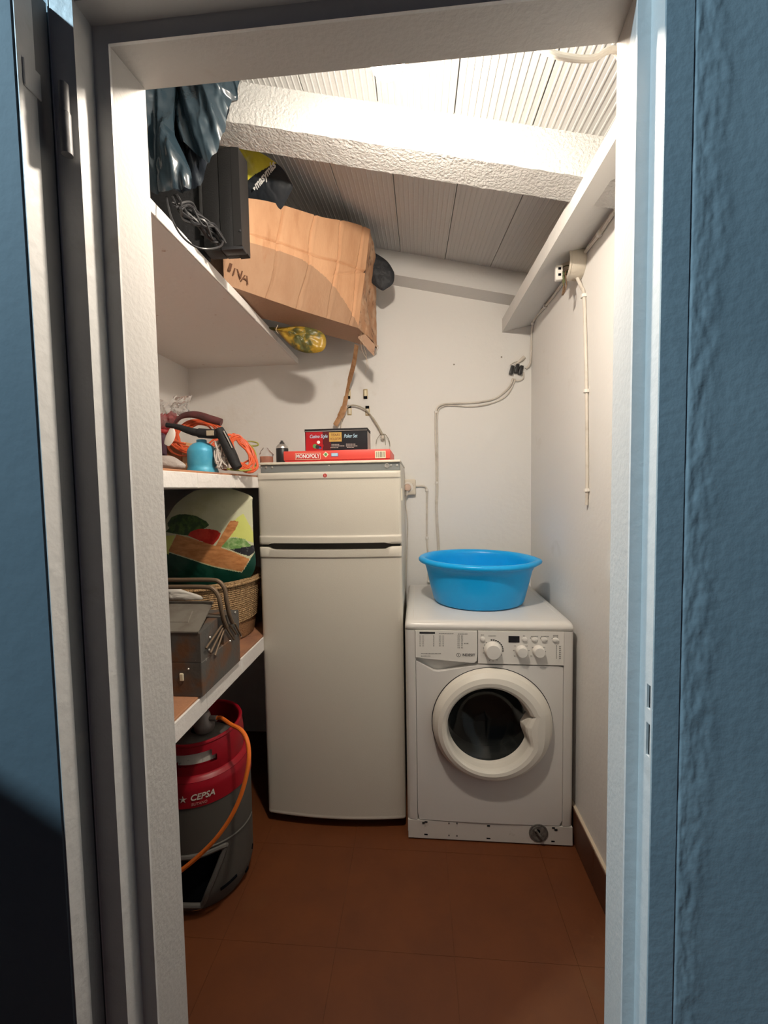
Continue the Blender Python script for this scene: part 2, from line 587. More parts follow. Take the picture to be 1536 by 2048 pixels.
# front wall: blue outside, white inside, with the doorway left open
DL, DR, DT = -0.4235, 0.285, 1.918           # rebate of the frame
wf = G()
for x0, x1, z0, z1 in ((-2.2, DL - 0.032, -0.1, 2.85), (DR + 0.030, DR + 0.032, -0.1, 2.85), (DL - 0.032, DR + 0.030, DT + 0.03, 2.85)):
    wf.box(x0, x1, YF - 0.0005, YI, z0, z1, 0)
wf.box(DR + 0.032, 1.6, YF + 0.012, YI, -0.1, 2.85, 1)


def plaster(u, v):
    x = DR + 0.030 + (1.6 - DR - 0.030) * u ** 2.2
    z = -0.1 + 2.95 * v
    d = x - DR
    n1 = mnoise.fractal(Vector((x * 75, z * 34, 2.0)), 0.9, 2.1, 4)
    n0 = mnoise.fractal(Vector((x * 12, z * 9, 5.0)), 0.9, 2.1, 3)
    w = 0.036 + 0.020 * mnoise.noise(Vector((z * 2.3, 4.1, 0))) + 0.012 * mnoise.noise(Vector((z * 11, 2.1, 0)))
    zone = sig((d - 0.0325) / 0.0012) * (1 / (1 + math.exp(min(60, (d - 0.030 - w) / 0.004))))
    groove = math.exp(-((d - 0.0322) / 0.0012) ** 2)
    y = YF - 0.0022 - zone * (0.0010 + 0.0013 * n1) + 0.0007 * groove - 0.0004 * n0
    return (x, y, z)


wf.grid(170, 900, plaster, 0)
wfo = struct('wall_front', wf, [M_BLUE, M_WALL], smooth=60)
# plaster reveal behind the frame
rv = G()
LO, RO, TO, YO = -0.402, 0.270, 1.895, 0.56
LI, RI, TI = -0.400, 0.279, 1.903
rv.hexa([(LO, YO, 0), (LI, YI, 0), (-0.50, YI, 0), (-0.50, YO, 0)], [(LO, YO, TO), (LI, YI, TI), (-0.50, YI, TI), (-0.50, YO, TO)])
rv.hexa([(RO, YO, 0), (RI, YI, 0), (0.36, YI, 0), (0.36, YO, 0)], [(RO, YO, TO), (RI, YI, TI), (0.36, YI, TI), (0.36, YO, TO)])
rv.hexa([(-0.50, YO, TO), (0.36, YO, TO), (0.36, YI, TI), (-0.50, YI, TI)], [(-0.50, YO, TO + 0.12), (0.36, YO, TO + 0.12), (0.36, YI, TI + 0.12), (-0.50, YI, TI + 0.12)])
rvo = struct('trim_1', rv, M_REVEAL, smooth=0)

# steel door frame
fr = struct_root('trim_2')
lj = G()
lj.box(DL, LO + 0.0005, YO - 0.004, YO, 0, DT)                       # stop
lj.box(DL - 0.003, DL, YF, YO, 0, DT + 0.003)                         # rebate side
obj('jamb', lj, M_FRAME, fr, 0)
obj('jamb_face', G().box(DL - 0.032, DL, YF - 0.003, YF, 0, DT + 0.03), M_FRAME, fr, 0)
obj('frame_lip', G().tube([(DL - 0.0322, YF - 0.0028, 0), (DL - 0.0322, YF - 0.0028, 1.0), (DL - 0.0322, YF - 0.0028, DT + 0.02)], 0.0011, 6), M_FRAME, fr)
rj = G()
rj.box(RO - 0.0005, DR, YO - 0.004, YO, 0, DT)
holes = [(0.9575, 1.0), (1.0185, 1.0495)]
zs = [0] + [h for p in holes for h in p] + [DT + 0.003]
for i in range(0, len(zs), 2):
    rj.box(DR, DR + 0.003, YF, YO, zs[i], zs[i + 1])
for (a, b) in holes:
    rj.box(DR, DR + 0.003, YF, 0.5305, a, b)
    rj.box(DR, DR + 0.003, 0.5385, YO, a, b)
obj('jamb', rj, M_FRAME, fr, 0)
for (a, b) in holes:
    hs = G()
    hs.box(DR + 0.016, DR + 0.018, 0.528, 0.541, a - 0.003, b + 0.003)
    hs.box(DR + 0.0032, DR + 0.016, 0.5387, 0.541, a - 0.003, b + 0.003)
    obj('strike_hole', hs, M_DARKHOLE, fr, 0, label='dark rectangular latch hole in the pale jamb')
obj('jamb_face', G().box(DR, DR + 0.030, YF - 0.003, YF, 0, DT + 0.03), M_BLUE, fr, 0, label='blue painted face of the frame')
hd = G()
hd.box(LO, RO, YO - 0.004, YO, TO - 0.0005, DT)
hd.box(DL, DR, YF, YO, DT, DT + 0.003)
hd.box(DL - 0.032, DR + 0.030, YF - 0.003, YF, DT + 0.003, DT + 0.033)
obj('frame_head', hd, M_FRAME, fr, 0)

# door leaf, swung right back against the outside wall
dr = struct_root('door_1', (-0.4575, 0.475, 0.02))
LX = -0.4575
lf = G()
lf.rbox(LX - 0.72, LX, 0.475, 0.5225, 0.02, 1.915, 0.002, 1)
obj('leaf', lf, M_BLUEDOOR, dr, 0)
obj('leaf_edge', G().box(LX, LX + 0.0012, 0.4765, 0.5005, 0.022, 1.913), M_FRAME, dr, 0, label='pale painted edge of the blue leaf')
obj('leaf_edge', G().box(LX, LX + 0.0012, 0.5005, 0.5215, 0.022, 1.913), M_EDGE, dr, 0)
h0, h1 = P(46, 118, x=LX + 0.003), P(84, 200, x=LX + 0.003)
obj('hinge_leaf', G().rbox(LX + 0.001, LX + 0.0035, h0.y, h1.y, P(60, 185, x=LX).z, P(60, 133, x=LX).z, 0.001, 1), M_FRAME, dr, 0)
hk = P(130, 228, y=0.512)
hz0, hz1 = P(134, 310, y=0.512).z, P(125, 168, y=0.512).z
obj('hinge_knuckle', G().cyl((hk.x, 0.512, hk.z + 0.001), (hk.x, 0.512, hz1), 0.0055, 14), M_EDGE, dr)
obj('hinge_knuckle', G().cyl((hk.x, 0.512, hz0), (hk.x, 0.512, hk.z), 0.0064, 14), M_EDGE, dr)

# unseen slab added outside, left of the door, to shade the lower leaf
ww = G().prism([(-1.05, 0.386, -0.1), (-0.742, 0.236, -0.1), (-0.777, 0.164, -0.1), (-1.085, 0.314, -0.1)], (0, 0, 1.45))
struct('wall_shade_blocker', ww, M_BLUE, smooth=0)

# ceiling: fluted tiles between sloping beams
ce = struct('ceiling', G().hexa([(XL, YI, z_bay1(XL, YI) + 0.05), (XR, YI, z_bay1(XR, YI) + 0.05), (XR, YB, z_bay2(XR, YB) + 0.05), (XL, YB, z_bay2(XL, YB) + 0.05)],
                                [(XL, YI, z_bay1(XL, YI) + 0.11), (XR, YI, z_bay1(XR, YI) + 0.11), (XR, YB, z_bay2(XR, YB) + 0.11), (XL, YB, z_bay2(XL, YB) + 0.11)]), M_PANEL, smooth=0)


def flute_panel(x0, x1, y0, y1, zf, drop):
    g = G()
    n = max(2, round((x1 - x0) / 0.0165))
    pr = []
    w = (x1 - x0) / n
    for i in range(n):
        a = x0 + i * w
        pr += [(a, 0), (a + w * 0.66, 0), (a + w * 0.74, 0.0014), (a + w * 0.92, 0.0014)]
    pr.append((x1, 0))
    lo, hi = [], []
    for x, d in pr:
        lo.append((x, y0, zf(x, y0) - d - drop))
        hi.append((x, y1, zf(x, y1) - d - drop))
    m = len(pr)
    g.add(lo + hi, [(i, i + 1, m + i + 1, m + i) for i in range(m - 1)])
    top = [(x0, y0, zf(x0, y0) + 0.04), (x1, y0, zf(x1, y0) + 0.04), (x1, y1, zf(x1, y1) + 0.04), (x0, y1, zf(x0, y1) + 0.04)]
    g.add([lo[0], lo[-1], hi[-1], hi[0]] + top, [(4, 5, 6, 7), (0, 1, 5, 4), (1, 2, 6, 5), (2, 3, 7, 6), (3, 0, 4, 7)])
    return g


rng = random.Random(9)
for first, pitch, y0, y1, zf in ((-0.091, 0.1955, YI, 1.134, z_bay1), (-0.068, 0.2065, 1.227, 2.022, z_bay2)):
    k = -7
    while True:
        a, b = first + k * pitch, first + (k + 1) * pitch
        k += 1
        if b < XL + 0.03:
            continue
        if a > XR - 0.02:
            break
        a, b = max(a, XL), min(b, XR)
        obj('fluted_tile', flute_panel(a + 0.0013, b - 0.0013, y0, y1, zf, rng.uniform(0, 0.0015)), M_PANEL, ce, 0)


def beam(y0, y1, zf, h, rough):
    def ring_at(x):
        z = zf(x)
        jit = lambda s: 0.0018 * rough * mnoise.noise(Vector((x * 45, s * 7.7, 1.3)))
        return [(x, y0 + jit(1), z + jit(2)), (x, (y0 * 2 + y1) / 3, z + jit(3)), (x, (y0 + 2 * y1) / 3, z + jit(4)), (x, y1 + jit(5), z + jit(6)), (x, y1, z + h), (x, y0, z + h), (x, y0 - 0.0015, z + h * 0.42)]
    n = 140
    g = G()
    vs, fs = [], []
    for i in range(n + 1):
        vs += ring_at(XL + (XR - XL) * i / n)
    for i in range(n):
        for k in range(7):
            k2 = (k + 1) % 7
            fs.append((i * 7 + k, i * 7 + k2, (i + 1) * 7 + k2, (i + 1) * 7 + k))
    fs.append(tuple(range(7)))
    fs.append(tuple(n * 7 + k for k in range(7)))
    return g.add(vs, fs)


obj('beam', beam(1.134, 1.227, z_b1, 0.108, 1.0), M_BEAM, ce, 30)
obj('beam', beam(2.022, 2.13, z_rear, 0.113, 0.4), M_PLATE, ce, 30)
obj('wall_plate_beam', G().hexa([(0.428, YI, 2.024), (XR, YI, 2.077), (XR, YB, 2.082), (0.420, YB, 2.054)],
                                [(0.428, YI, 2.060), (XR, YI, 2.10), (XR, YB, 2.14), (0.420, YB, 2.118)]), M_PLATE, ce, 0)

# skirting of the right wall, tile by tile
bb = struct_root('baseboard_right')
for y0, y1 in ((YI, 0.99), (0.99, 1.33), (1.33, 1.67), (1.67, YB)):
    t = obj('skirting_tile', G().rbox(XR - 0.012, XR, y0 + 0.0015, y1 - 0.0015, 0, 0.128, 0.002, 1), M_BASE, bb, 0)
obj('joint_line', G().box(XR - 0.010, XR, YI, YB, 0.128, 0.134), M_CAULK, bb, 0)


# ------------------------------------------------------------------ shelves along the left wall
def shelf(label, z0, z1, tiled_top, x1=-0.60):
    t = thing('wall_shelf', label, 'shelf', (XL, YI, z0), 'white shelves along the left wall')
    obj('slab', G().box(XL, x1 - 0.006, YI, YB, z0, z1 - 0.008), M_SHELF, t, 0)
    y = YI
    k = 0
    while y < YB - 0.02:
        y2 = min(y + 0.235, YB)
        obj('front_tile', G().rbox(x1 - 0.006, x1 + 0.0006 * (k % 2), y + 0.0008, y2 - 0.0008, z0, z1 - 0.006 * (1 if tiled_top else 0.4), 0.0015, 1), M_SHELF, t, 0)
        y = y2
        k += 1
    y = YI
    while y < YB - 0.02:
        y2 = min(y + 0.30, YB)
        for xa, xb in ((XL, -0.90), (-0.90, x1 - 0.004)):
            obj('clay_tile', G().rbox(xa + 0.001, xb - 0.001, y + 0.001, y2 - 0.001, z1 - 0.008, z1, 0.0015, 1), M_SHELFTILE if tiled_top else M_SHELF, t, 0)
        y = y2
    return t


ZT, ZM, ZL = 1.974, 1.358, 0.742
shelf('topmost white wall shelf, holding the cardboard box and the bin bag', 1.942, ZT, False)
shelf('middle white wall shelf with a worn edge, holding the orange cord', 1.311, ZM, True)
shelf('lowest wall shelf with a clay tile top, holding the toolbox', 0.684, ZL, True)


# ------------------------------------------------------------------ refrigerator
FX0, FX1, FY = -0.602, -0.062, 1.532
t = thing('refrigerator', 'cream two-door refrigerator with the freezer on top', 'refrigerator', ((FX0 + FX1) / 2, 1.80, 0))
obj('cabinet', G().rbox(FX0 + 0.003, FX1 - 0.003, FY + 0.055, 2.085, 0.035, 1.398, 0.004, 2), M_FRIDGE, t)
obj('plinth', G().box(FX0 + 0.02, FX1 - 0.02, FY + 0.075, 2.05, 0.0, 0.035), M_DARKSTRIP, t, 0)
obj('top_cover', G().rbox(FX0 + 0.001, FX1 - 0.001, FY + 0.018, 2.085, 1.398, 1.407, 0.003, 2), M_FRIDGETRIM, t)
hs = obj('hinge_strip', G().rbox(FX0 + 0.004, FX1 - 0.004, FY + 0.026, FY + 0.055, 1.368, 1.398, 0.001, 1), M_GREYSTRIP, t, 0)
for px in (521, 532, 544, 658, 782, 794):
    c = P(px, 935 if px < 600 else 931, y=FY + 0.026)
    r = 0.0045 if px != 658 else 0.0025
    obj('screw', G().lathe([(r, 0), (r * 0.9, 0.002), (0.001, 0.0025)], c, 12, (0, -1, 0)), M_SCREW, hs)
for px in (774, ):
    c = P(px, 931, y=FY + 0.026)
    obj('hinge_bush', G().lathe([(0.009, 0), (0.009, 0.003), (0.005, 0.003), (0.005, 0.001)], c, 16, (0, -1, 0)), M_SCREW, hs)


def fridge_door(z0, z1f, z0f, bands):
    """curved front; z1f/z0f give top and bottom edge along the width; bands = list of (z_low, z_high, proud)"""
    def fr_y(u, z):
        y = FY - 0.020 * (1 - (2 * u - 1) ** 2)
        for a, b, p in bands:
            s = sig((z - a) / 0.0012) * sig((b - z) / 0.0012)
            y -= p * s
        e = min(u, 1 - u)
        if e < 0.02:
            y += 0.006 * (1 - e / 0.02) ** 2
        return y
    us = [0, .004, .01, .02] + [0.02 + 0.96 * i / 40 for i in range(1, 40)] + [.98, .99, .996, 1]
    lo = min(z0f(u) for u in us)
    hi = max(z1f(u) for u in us)
    vsamp = [0, .004, .01]
    zs_extra = []
    for a, b, p in bands:
        for c in (a, b):
            zs_extra += [c + d for d in (-.005, -.003, -.0015, 0, .0015, .003, .005)]
    zs = sorted({round(z, 5) for z in [lo + (hi - lo) * i / 24 for i in range(25)] + zs_extra if lo <= z <= hi} | {round(lo + .003, 5), round(hi - .003, 5)})
    g = G()
    vs = []
    for z in zs:
        for u in us:
            zz = min(max(z, z0f(u)), z1f(u))
            y = fr_y(u, zz)
            if z <= lo + 1e-4 or z >= hi - 1e-4:
                y += 0.003
            vs.append((FX0 + (FX1 - FX0) * u, y, zz))
    n = len(us)
    fs = [(j * n + i, j * n + i + 1, (j + 1) * n + i + 1, (j + 1) * n + i) for j in range(len(zs) - 1) for i in range(n - 1)]
    # back
    bl = len(vs)
    for z in (zs[0], zs[-1]):
        for u in us:
            zz = min(max(z, z0f(u)), z1f(u))
            vs.append((FX0 + (FX1 - FX0) * u, FY + 0.05, zz))
    m = (len(zs) - 1) * n
    fs += [(i, i + 1, bl + i + 1, bl + i) for i in range(n - 1)]
    fs += [(m + i, m + i + 1, bl + n + i + 1, bl + n + i) for i in range(n - 1)]
    fs += [(bl + i, bl + i + 1, bl + n + i + 1, bl + n + i) for i in range(n - 1)]
    left = [j * n for j in range(len(zs))]
    right = [j * n + n - 1 for j in range(len(zs))]
    fs.append(tuple(left + [bl + n, bl]))
    fs.append(tuple(right + [bl + 2 * n - 1, bl + n - 1]))
    return g.add(vs, fs)


def notch(u, base, d):
    a = sig((u - 0.085) / 0.006) * sig((0.905 - u) / 0.006)
    return base + d * a


fd = obj('freezer_door', fridge_door(1.101, lambda u: 1.366, lambda u: notch(u, 1.097, 0.006), [(1.340, 1.40, 0.004), (1.05, 1.128, 0.005)]), M_FRIDGE, t, 50)
c = P(650, 951, y=FY - 0.0235)
bd = obj('badge', G().lathe([(0.0078, 0), (0.0078, 0.002), (0.0066, 0.003)], c + Vector((0, 0.002, 0)), 24, (0, -1, 0)), M_RED, fd, label='small round red badge')
obj('badge_bar', G().box(c.x - 0.0008, c.x + 0.0008, c.y - 0.0022, c.y, c.z - 0.004, c.z + 0.004), M_CREAM, fd, 0)
ld = obj('lower_door', fridge_door(0.038, lambda u: notch(u, 1.087, -0.010), lambda u: 0.036, [(1.048, 1.2, 0.005), (0.0, 0.048, 0.001)]), M_FRIDGE, t, 50)
obj('handle_recess', G().rbox(FX0 + 0.006, FX1 - 0.006, FY + 0.012, FY + 0.056, 1.070, 1.106, 0.001, 1), M_DARKSTRIP, t, 0)
obj('door_hinge', G().rbox(FX1 - 0.001, FX1 + 0.004, FY + 0.02, FY + 0.05, 1.255, 1.30, 0.001, 1), M_FRIDGETRIM, t, 0)

# ------------------------------------------------------------------ washing machine
WX0, WX1, WY = -0.053, 0.541, 1.485
t = thing('washing_machine', 'white front-loading washing machine beside the refrigerator', 'washing machine', ((WX0 + WX1) / 2, 1.78, 0))
cab = G()
W = 0.004
for x0, x1 in ((WX0, WX0 + W), (WX1 - W, WX1)):
    cab.box(x0, x1, WY + 0.02, 2.08, 0.012, 0.79)
cab.box(WX0, WX1, 2.076, 2.08, 0.012, 0.79)
cab.box(WX0 + W, WX1 - W, WY + 0.03, 2.076, 0.012, 0.02)
# front corner posts, rounded
for s, x in ((1, WX0), (-1, WX1)):
    cab.prism([(x, WY + 0.03, 0.076), (x, WY + 0.014, 0.076), (x + s * 0.004, WY + 0.006, 0.076), (x + s * 0.012, WY + 0.001, 0.076), (x + s * 0.036, WY - 0.001, 0.076), (x + s * 0.038, WY + 0.004, 0.076), (x + s * 0.038, WY + 0.03, 0.076)], (0, 0, 0.712))
obj('cabinet', cab, M_WHITE, t, 40)

# worktop with a round front edge, and a shallow tray line
top = G()
prof = [(WY + 0.028, 0.789), (WY + 0.004, 0.789), (WY - 0.002, 0.795), (WY - 0.003, 0.803), (WY + 0.002, 0.812), (WY + 0.012, 0.8185), (WY + 0.026, 0.8205), (2.06, 0.8205), (2.075, 0.816), (2.08, 0.805), (2.08, 0.789)]
nx = 24
vs = []
for i in range(nx + 1):
    u = i / nx
    e = min(u, 1 - u) * (WX1 - WX0)
    k = min(1.0, e / 0.02)
    dr_ = 0.012 * (1 - math.sqrt(max(0.0, 1 - (1 - k) ** 2)))
    x = WX0 + (WX1 - WX0) * (0.5 - 0.5 * math.cos(math.pi * u)) if 0 < i < nx else WX0 + (WX1 - WX0) * u
    e = min(x - WX0, WX1 - x)
    k = min(1.0, e / 0.018)
    dr_ = 0.013 * (1 - math.sqrt(max(0.0, 1 - (1 - k) ** 2)))
    for j, (y, z) in enumerate(prof):
        zz = 0.789 + (z - 0.789) * (1 - dr_ / 0.0315) if z > 0.789 else z
        vs.append((x, y + (dr_ if y < 1.6 else 0), zz))
m = len(prof)
fs = [(i * m + j, i * m + (j + 1) % m, (i + 1) * m + (j + 1) % m, (i + 1) * m + j) for i in range(nx) for j in range(m)]
fs += [tuple(range(m)), tuple(nx * m + j for j in range(m))]
top.add(vs, fs)
obj('worktop', top, M_WHITE, t, 40)
for a, b in (((WX0 + 0.03, 1.535), (WX0 + 0.03, 2.04)), ((WX1 - 0.03, 1.535), (WX1 - 0.03, 2.04))):
    obj('tray_line', G().tube([(*a, 0.8203), (*b, 0.8203)], 0.0012, 6), M_WHITEP, t)

DC = Vector((0.2535, WY, 0.4515))


def polar(poly, c, n):
    """sample a star-shaped polygon (x, z) around c"""
    out = []
    for k in range(n):
        a = 2 * math.pi * k / n
        dx, dz = math.cos(a), math.sin(a)
        best = None
        for (x1, z1), (x2, z2) in zip(poly, poly[1:] + poly[:1]):
            ex, ez = x2 - x1, z2 - z1
            den = dx * ez - dz * ex
            if abs(den) < 1e-12:
                continue
            s = ((x1 - c[0]) * ez - (z1 - c[1]) * ex) / den
            w = ((x1 - c[0]) * dz - (z1 - c[1]) * dx) / den
            if s > 0 and -1e-9 <= w <= 1 + 1e-9 and (best is None or s < best):
                best = s
        out.append((c[0] + dx * best, c[1] + dz * best))
    return out


N = 144
dc = (DC.x, DC.z)
q = lambda a, b: (P(a, b, y=WY).x, P(a, b, y=WY).z)
front_poly = [(WX0 + 0.0385, 0.076), (WX1 - 0.0385, 0.076), (WX1 - 0.0385, 0.664), q(960, 1329), q(925, 1335), q(880, 1343), q(864, 1342), q(850, 1333), q(836, 1320)]
front_poly[-1] = (WX0 + 0.0385, front_poly[-1][1])
outer = polar(front_poly, dc, N)
hole = [(dc[0] + 0.196 * math.cos(2 * math.pi * k / N), dc[1] + 0.196 * math.sin(2 * math.pi * k / N)) for k in range(N)]


def bow(x, z):
    return WY - 0.004 * (1 - ((x - 0.244) / 0.26) ** 2)


fp = G()
mid = [((a[0] + b[0]) / 2, (a[1] + b[1]) / 2) for a, b in zip(outer, hole)]
loops = [[(x, bow(x, z) + 0.025, z) for x, z in outer], [(x, bow(x, z), z) for x, z in outer], [(x, bow(x, z), z) for x, z in mid], [(x, bow(x, z), z) for x, z in hole], [(x, bow(x, z) + 0.025, z) for x, z in hole]]
for a, b in zip(loops, loops[1:]):
    fp.ring(a, b)
obj('front_panel', fp, M_WHITE, t, 30)
obj('drawer_grip_hollow', G().box(WX0 + 0.038, 0.23, WY + 0.022, WY + 0.026, 0.60, 0.70), M_WHITEP, t, 0)

# control fascia with the detergent drawer on the left
cp = G()
cpoly = [q(957, 1325), (P(1131, 1330, y=WY).x, q(1131, 1330)[1]), q(1131, 1259), q(954, 1259)]
zt = 0.7885
cpoly = [(q(956, 1325)[0], q(956, 1326)[1]), (WX1 - 0.0375, q(1131, 1330)[1]), (WX1 - 0.0375, zt), (q(956, 1259)[0], zt)]
cp.prism([(x, WY - 0.004, z) for x, z in cpoly], (0, 0.03, 0))
fas = obj('control_panel', cp, M_WHITEP, t, 0)
dpoly = [(WX0 + 0.0375, q(836, 1313)[1]), q(850, 1316), q(948, 1325), q(953, 1320), (q(954.5, 1300)[0], q(954, 1310)[1]), (q(954.5, 1300)[0], zt), (WX0 + 0.0375, zt)]
dwr = obj('detergent_drawer', G().prism([(x, WY - 0.005, z) for x, z in dpoly], (0, 0.03, 0)), M_WHITEP, t, 0)
YC = WY - 0.0045


def on(px, py, d=0.0):
    p = P(px, py, y=YC)
    return Vector((p.x, YC - d, p.z))


def dial(name, px, py, r, h, mark):
    c = on(px, py)
    o = obj(name, G().lathe([(r * 1.08, 0), (r * 1.06, h * 0.25), (r, h * 0.35), (r * 0.96, h * 0.85), (r * 0.86, h), (0.002, h * 1.02)], c, 36, (0, -1, 0)), M_WHITEP, fas, 40)
    a = math.radians(mark)
    g = G().tube([c + Vector((-math.sin(a) * r * 0.75, -h * 1.03, -math.cos(a) * r * 0.75)), c + Vector((math.sin(a) * r * 0.75, -h * 1.03, math.cos(a) * r * 0.75))], 0.0012, 6)
    return o


dial('programme_dial', 985, 1300, 0.0285, 0.024, 0)
dial('temperature_knob', 1043, 1302, 0.0195, 0.020, 10)
dial('spin_knob', 1077, 1302, 0.0195, 0.020, -10)
for px, py, rx in ((965, 1278, 1.0), (1049, 1279, 1.1), (1069, 1279, 1.25), (1088, 1279, 1.25), (1111, 1280, 1.25)):
    obj('push_button', G().lathe([(0.0088, 0), (0.0086, 0.003), (0.007, 0.0045), (0.001, 0.005)], on(px, py), 20, (0, -1, 0), sx=rx), M_WHITEP, fas, 40)
a, b = on(1017, 1272), on(1039, 1285)
obj('display', G().rbox(a.x, b.x, YC - 0.0012, YC + 0.001, b.z, a.z, 0.0005, 1), M_DISPLAY, fas, 0, label='small black display window')
# printing on the drawer and fascia
a, b = on(839, 1263.5), on(870, 1267.5)
pr = G().box(a.x, b.x, YC - 0.0012, YC, b.z, a.z)
ar = on(985, 1300)
for k in range(9):
    a0, a1 = math.radians(100 - k * 12.5), math.radians(100 - k * 12.5 - 9.5)
    ps = [(ar.x + rr * math.cos(aa), YC - 0.0004, ar.z + rr * math.sin(aa)) for rr, aa in ((0.0345, a0), (0.0385, a0), (0.0385, a1), (0.0345, a1))]
    pr.prism(ps, (0, 0.0006, 0))
for k in range(7):
    c = on(1113, 1292 + k * 4)
    pr.box(c.x - 0.0012, c.x + 0.0012, YC - 0.0005, YC, c.z - 0.0012, c.z + 0.0012)
for px, py in ((1061, 1276), (1081, 1276), (1104, 1277)):
    c = on(px, py)
    pr.box(c.x - 0.001, c.x + 0.001, YC - 0.0005, YC, c.z - 0.001, c.z + 0.001)
obj('printed_scale', pr, M_INK, fas, 0, kind='stuff')
g = G()
rng = random.Random(3)
for x0, x1, y0, rows, hv in ((839, 842, 1271, 6, 1), (845, 848, 1271, 6, 1), (866, 869, 1271, 6, 1), (878, 882, 1271, 6, 1), (885, 888, 1271, 6, 1), (878, 907, 1266, 1, 0), (915, 920, 1271, 7, 1), (922, 926, 1271, 7, 1), (916, 935, 1267, 1, 0), (928, 937, 1286, 1, 0), (842, 882, 1306, 1, 0), (842, 861, 1311, 1, 0)):
    for r in range(rows):
        x = x0
        while x < x1:
            w = rng.uniform(1.2, 2.6)
            p0, p1 = on(x, y0 + r * 3.9), on(min(x + w, x1), y0 + r * 3.9 + 1.9)
            g.box(p0.x, p1.x, YC - 0.0010, YC, p1.z, p0.z)
            x += w + 0.7
obj('printed_table', g, M_GREYINK, dwr, 0, kind='stuff')
g = G()
for x0, x1, y0 in ((977, 992, 1271), (1062, 1076, 1272), (1082, 1098, 1272), (1106, 1116, 1270), (1106, 1116, 1273), (962, 968, 1269), (1046, 1050, 1271), (1026, 1030, 1300), (1055, 1059, 1300), (1029, 1032, 1291), (1051, 1055, 1291), (1028, 1031, 1311), (1061, 1064, 1311), (1064, 1069, 1294), (1086, 1090, 1294), (1088, 1092, 1302), (966, 968, 1295), (968, 970, 1289), (966, 968, 1305), (972, 974, 1284), (1002, 1004, 1309), (985, 987, 1321), (993, 995, 1319), (978, 980, 1320)) + tuple((1118, 1122, 1292 + 4 * k) for k in range(7)):
    x = x0
    while x < x1:
        p0, p1 = on(x, y0), on(min(x + 2, x1), y0 + 1.7)
        g.box(p0.x, p1.x, YC - 0.0005, YC, p1.z, p0.z)
        x += 2.7
obj('printed_symbols', g, M_GREYINK, fas, 0, kind='stuff')
c = on(917, 1310)
g = G()
for k in range(20):
    a0, a1 = 2 * math.pi * k / 20, 2 * math.pi * (k + 1) / 20
    if k in (4, 14):
        continue
    g.prism([(c.x + rr * math.cos(aa), YC - 0.0010, c.z + rr * math.sin(aa)) for rr, aa in ((0.0062, a0), (0.0076, a0), (0.0076, a1), (0.0062, a1))], (0, 0.001, 0))
g.box(c.x - 0.0009, c.x + 0.0009, YC - 0.001, YC, c.z - 0.004, c.z + 0.0025)
g.box(c.x - 0.0009, c.x + 0.0009, YC - 0.001, YC, c.z + 0.0035, c.z + 0.0052)
obj('emblem', g, M_INK, dwr, 0)
lettering('INDESIT', 0.013, on(937, 1310, 0.0008), FRONT, dwr, M_INK, width=0.046, bold=0.0002)

# porthole door: ring, grip, glass bowl, rubber seal, drum
OUT = [(dc[0] + 0.2115 * math.cos(2 * math.pi * k / N), dc[1] + 0.2045 * math.sin(2 * math.pi * k / N)) for k in range(N)]
ic = (q(976, 1450)[0], q(976, 1449)[1])
inner_poly = []
for k in range(96):
    a = 2 * math.pi * k / 96
    x, z = ic[0] + 0.1475 * math.cos(a), ic[1] + 0.1475 * math.sin(a)
    if not (x > q(1056, 1450)[0] and q(1066, 1512)[1] < z < q(1066, 1416)[1]):
        inner_poly.append((a, x, z))
inner_pts = [(x, z) for a, x, z in inner_poly]
start = [i for i, (a, x, z) in enumerate(inner_poly) if a > 0 and z > ic[1]][0]
inner_pts = inner_pts[start:] + inner_pts[:start]
inner_pts += [q(1062, 1512), q(1055, 1480), q(1048, 1456), q(1047, 1445), q(1055, 1430), q(1066, 1417)]
IN = polar(inner_pts, dc, N)
IN = [(x, z) for x, z in IN]
lp = lambda t_, y: [(o[0] + (i[0] - o[0]) * t_, y, o[1] + (i[1] - o[1]) * t_) for o, i in zip(OUT, IN)]
ringg = G()
lps = [lp(-0.0, WY + 0.004), lp(0.0, WY - 0.010), lp(0.03, WY - 0.018), lp(0.12, WY - 0.028), lp(0.35, WY - 0.040), lp(0.62, WY - 0.044), lp(0.82, WY - 0.042), lp(0.94, WY - 0.036), lp(1.0, WY - 0.026), lp(1.04, WY - 0.004), lp(1.10, WY + 0.012)]
for a, b in zip(lps, lps[1:]):
    ringg.ring(a, b)
pd = obj('porthole_door', ringg, M_DOORWHITE, t, 32)
obj('door_gap', G().tube([Vector((dc[0] + 0.2125 * math.cos(2 * math.pi * k / 96), WY - 0.003, dc[1] + 0.2055 * math.sin(2 * math.pi * k / 96))) for k in range(97)], 0.0018, 6), M_INK, t)
gg = G()
rs = [0.205, 0.19, 0.165, 0.14, 0.1, 0.05, 0.004]
ys = [0.006, 0.012, 0.03, 0.055, 0.072, 0.080, 0.082]
prf = [(r * 0.80, y) for r, y in zip(rs, ys)] + [(r * 0.80, y + 0.005) for r, y in list(zip(rs, ys))[::-1]]
gg.lathe(prf, (ic[0], WY, ic[1]), 64, (0, 1, 0), closed=False)
obj('door_glass', gg, M_GLASS, pd, 60, label='dark round glass bowl')
gg = G().lathe([(0.206, 0.004), (0.195, 0.03), (0.185, 0.06), (0.175, 0.062), (0.165, 0.10), (0.17, 0.13)], (dc[0], WY, dc[1]), 64, (0, 1, 0), closed=False)
obj('door_seal', gg, M_GASKET, t, 60)
gg = G().lathe([(0.17, 0.125), (0.235, 0.14), (0.235, 0.42), (0.02, 0.44), (0.0, 0.44)], (dc[0], WY, dc[1]), 48, (0, 1, 0), closed=False)
obj('drum', gg, M_DRUM, t, 50)

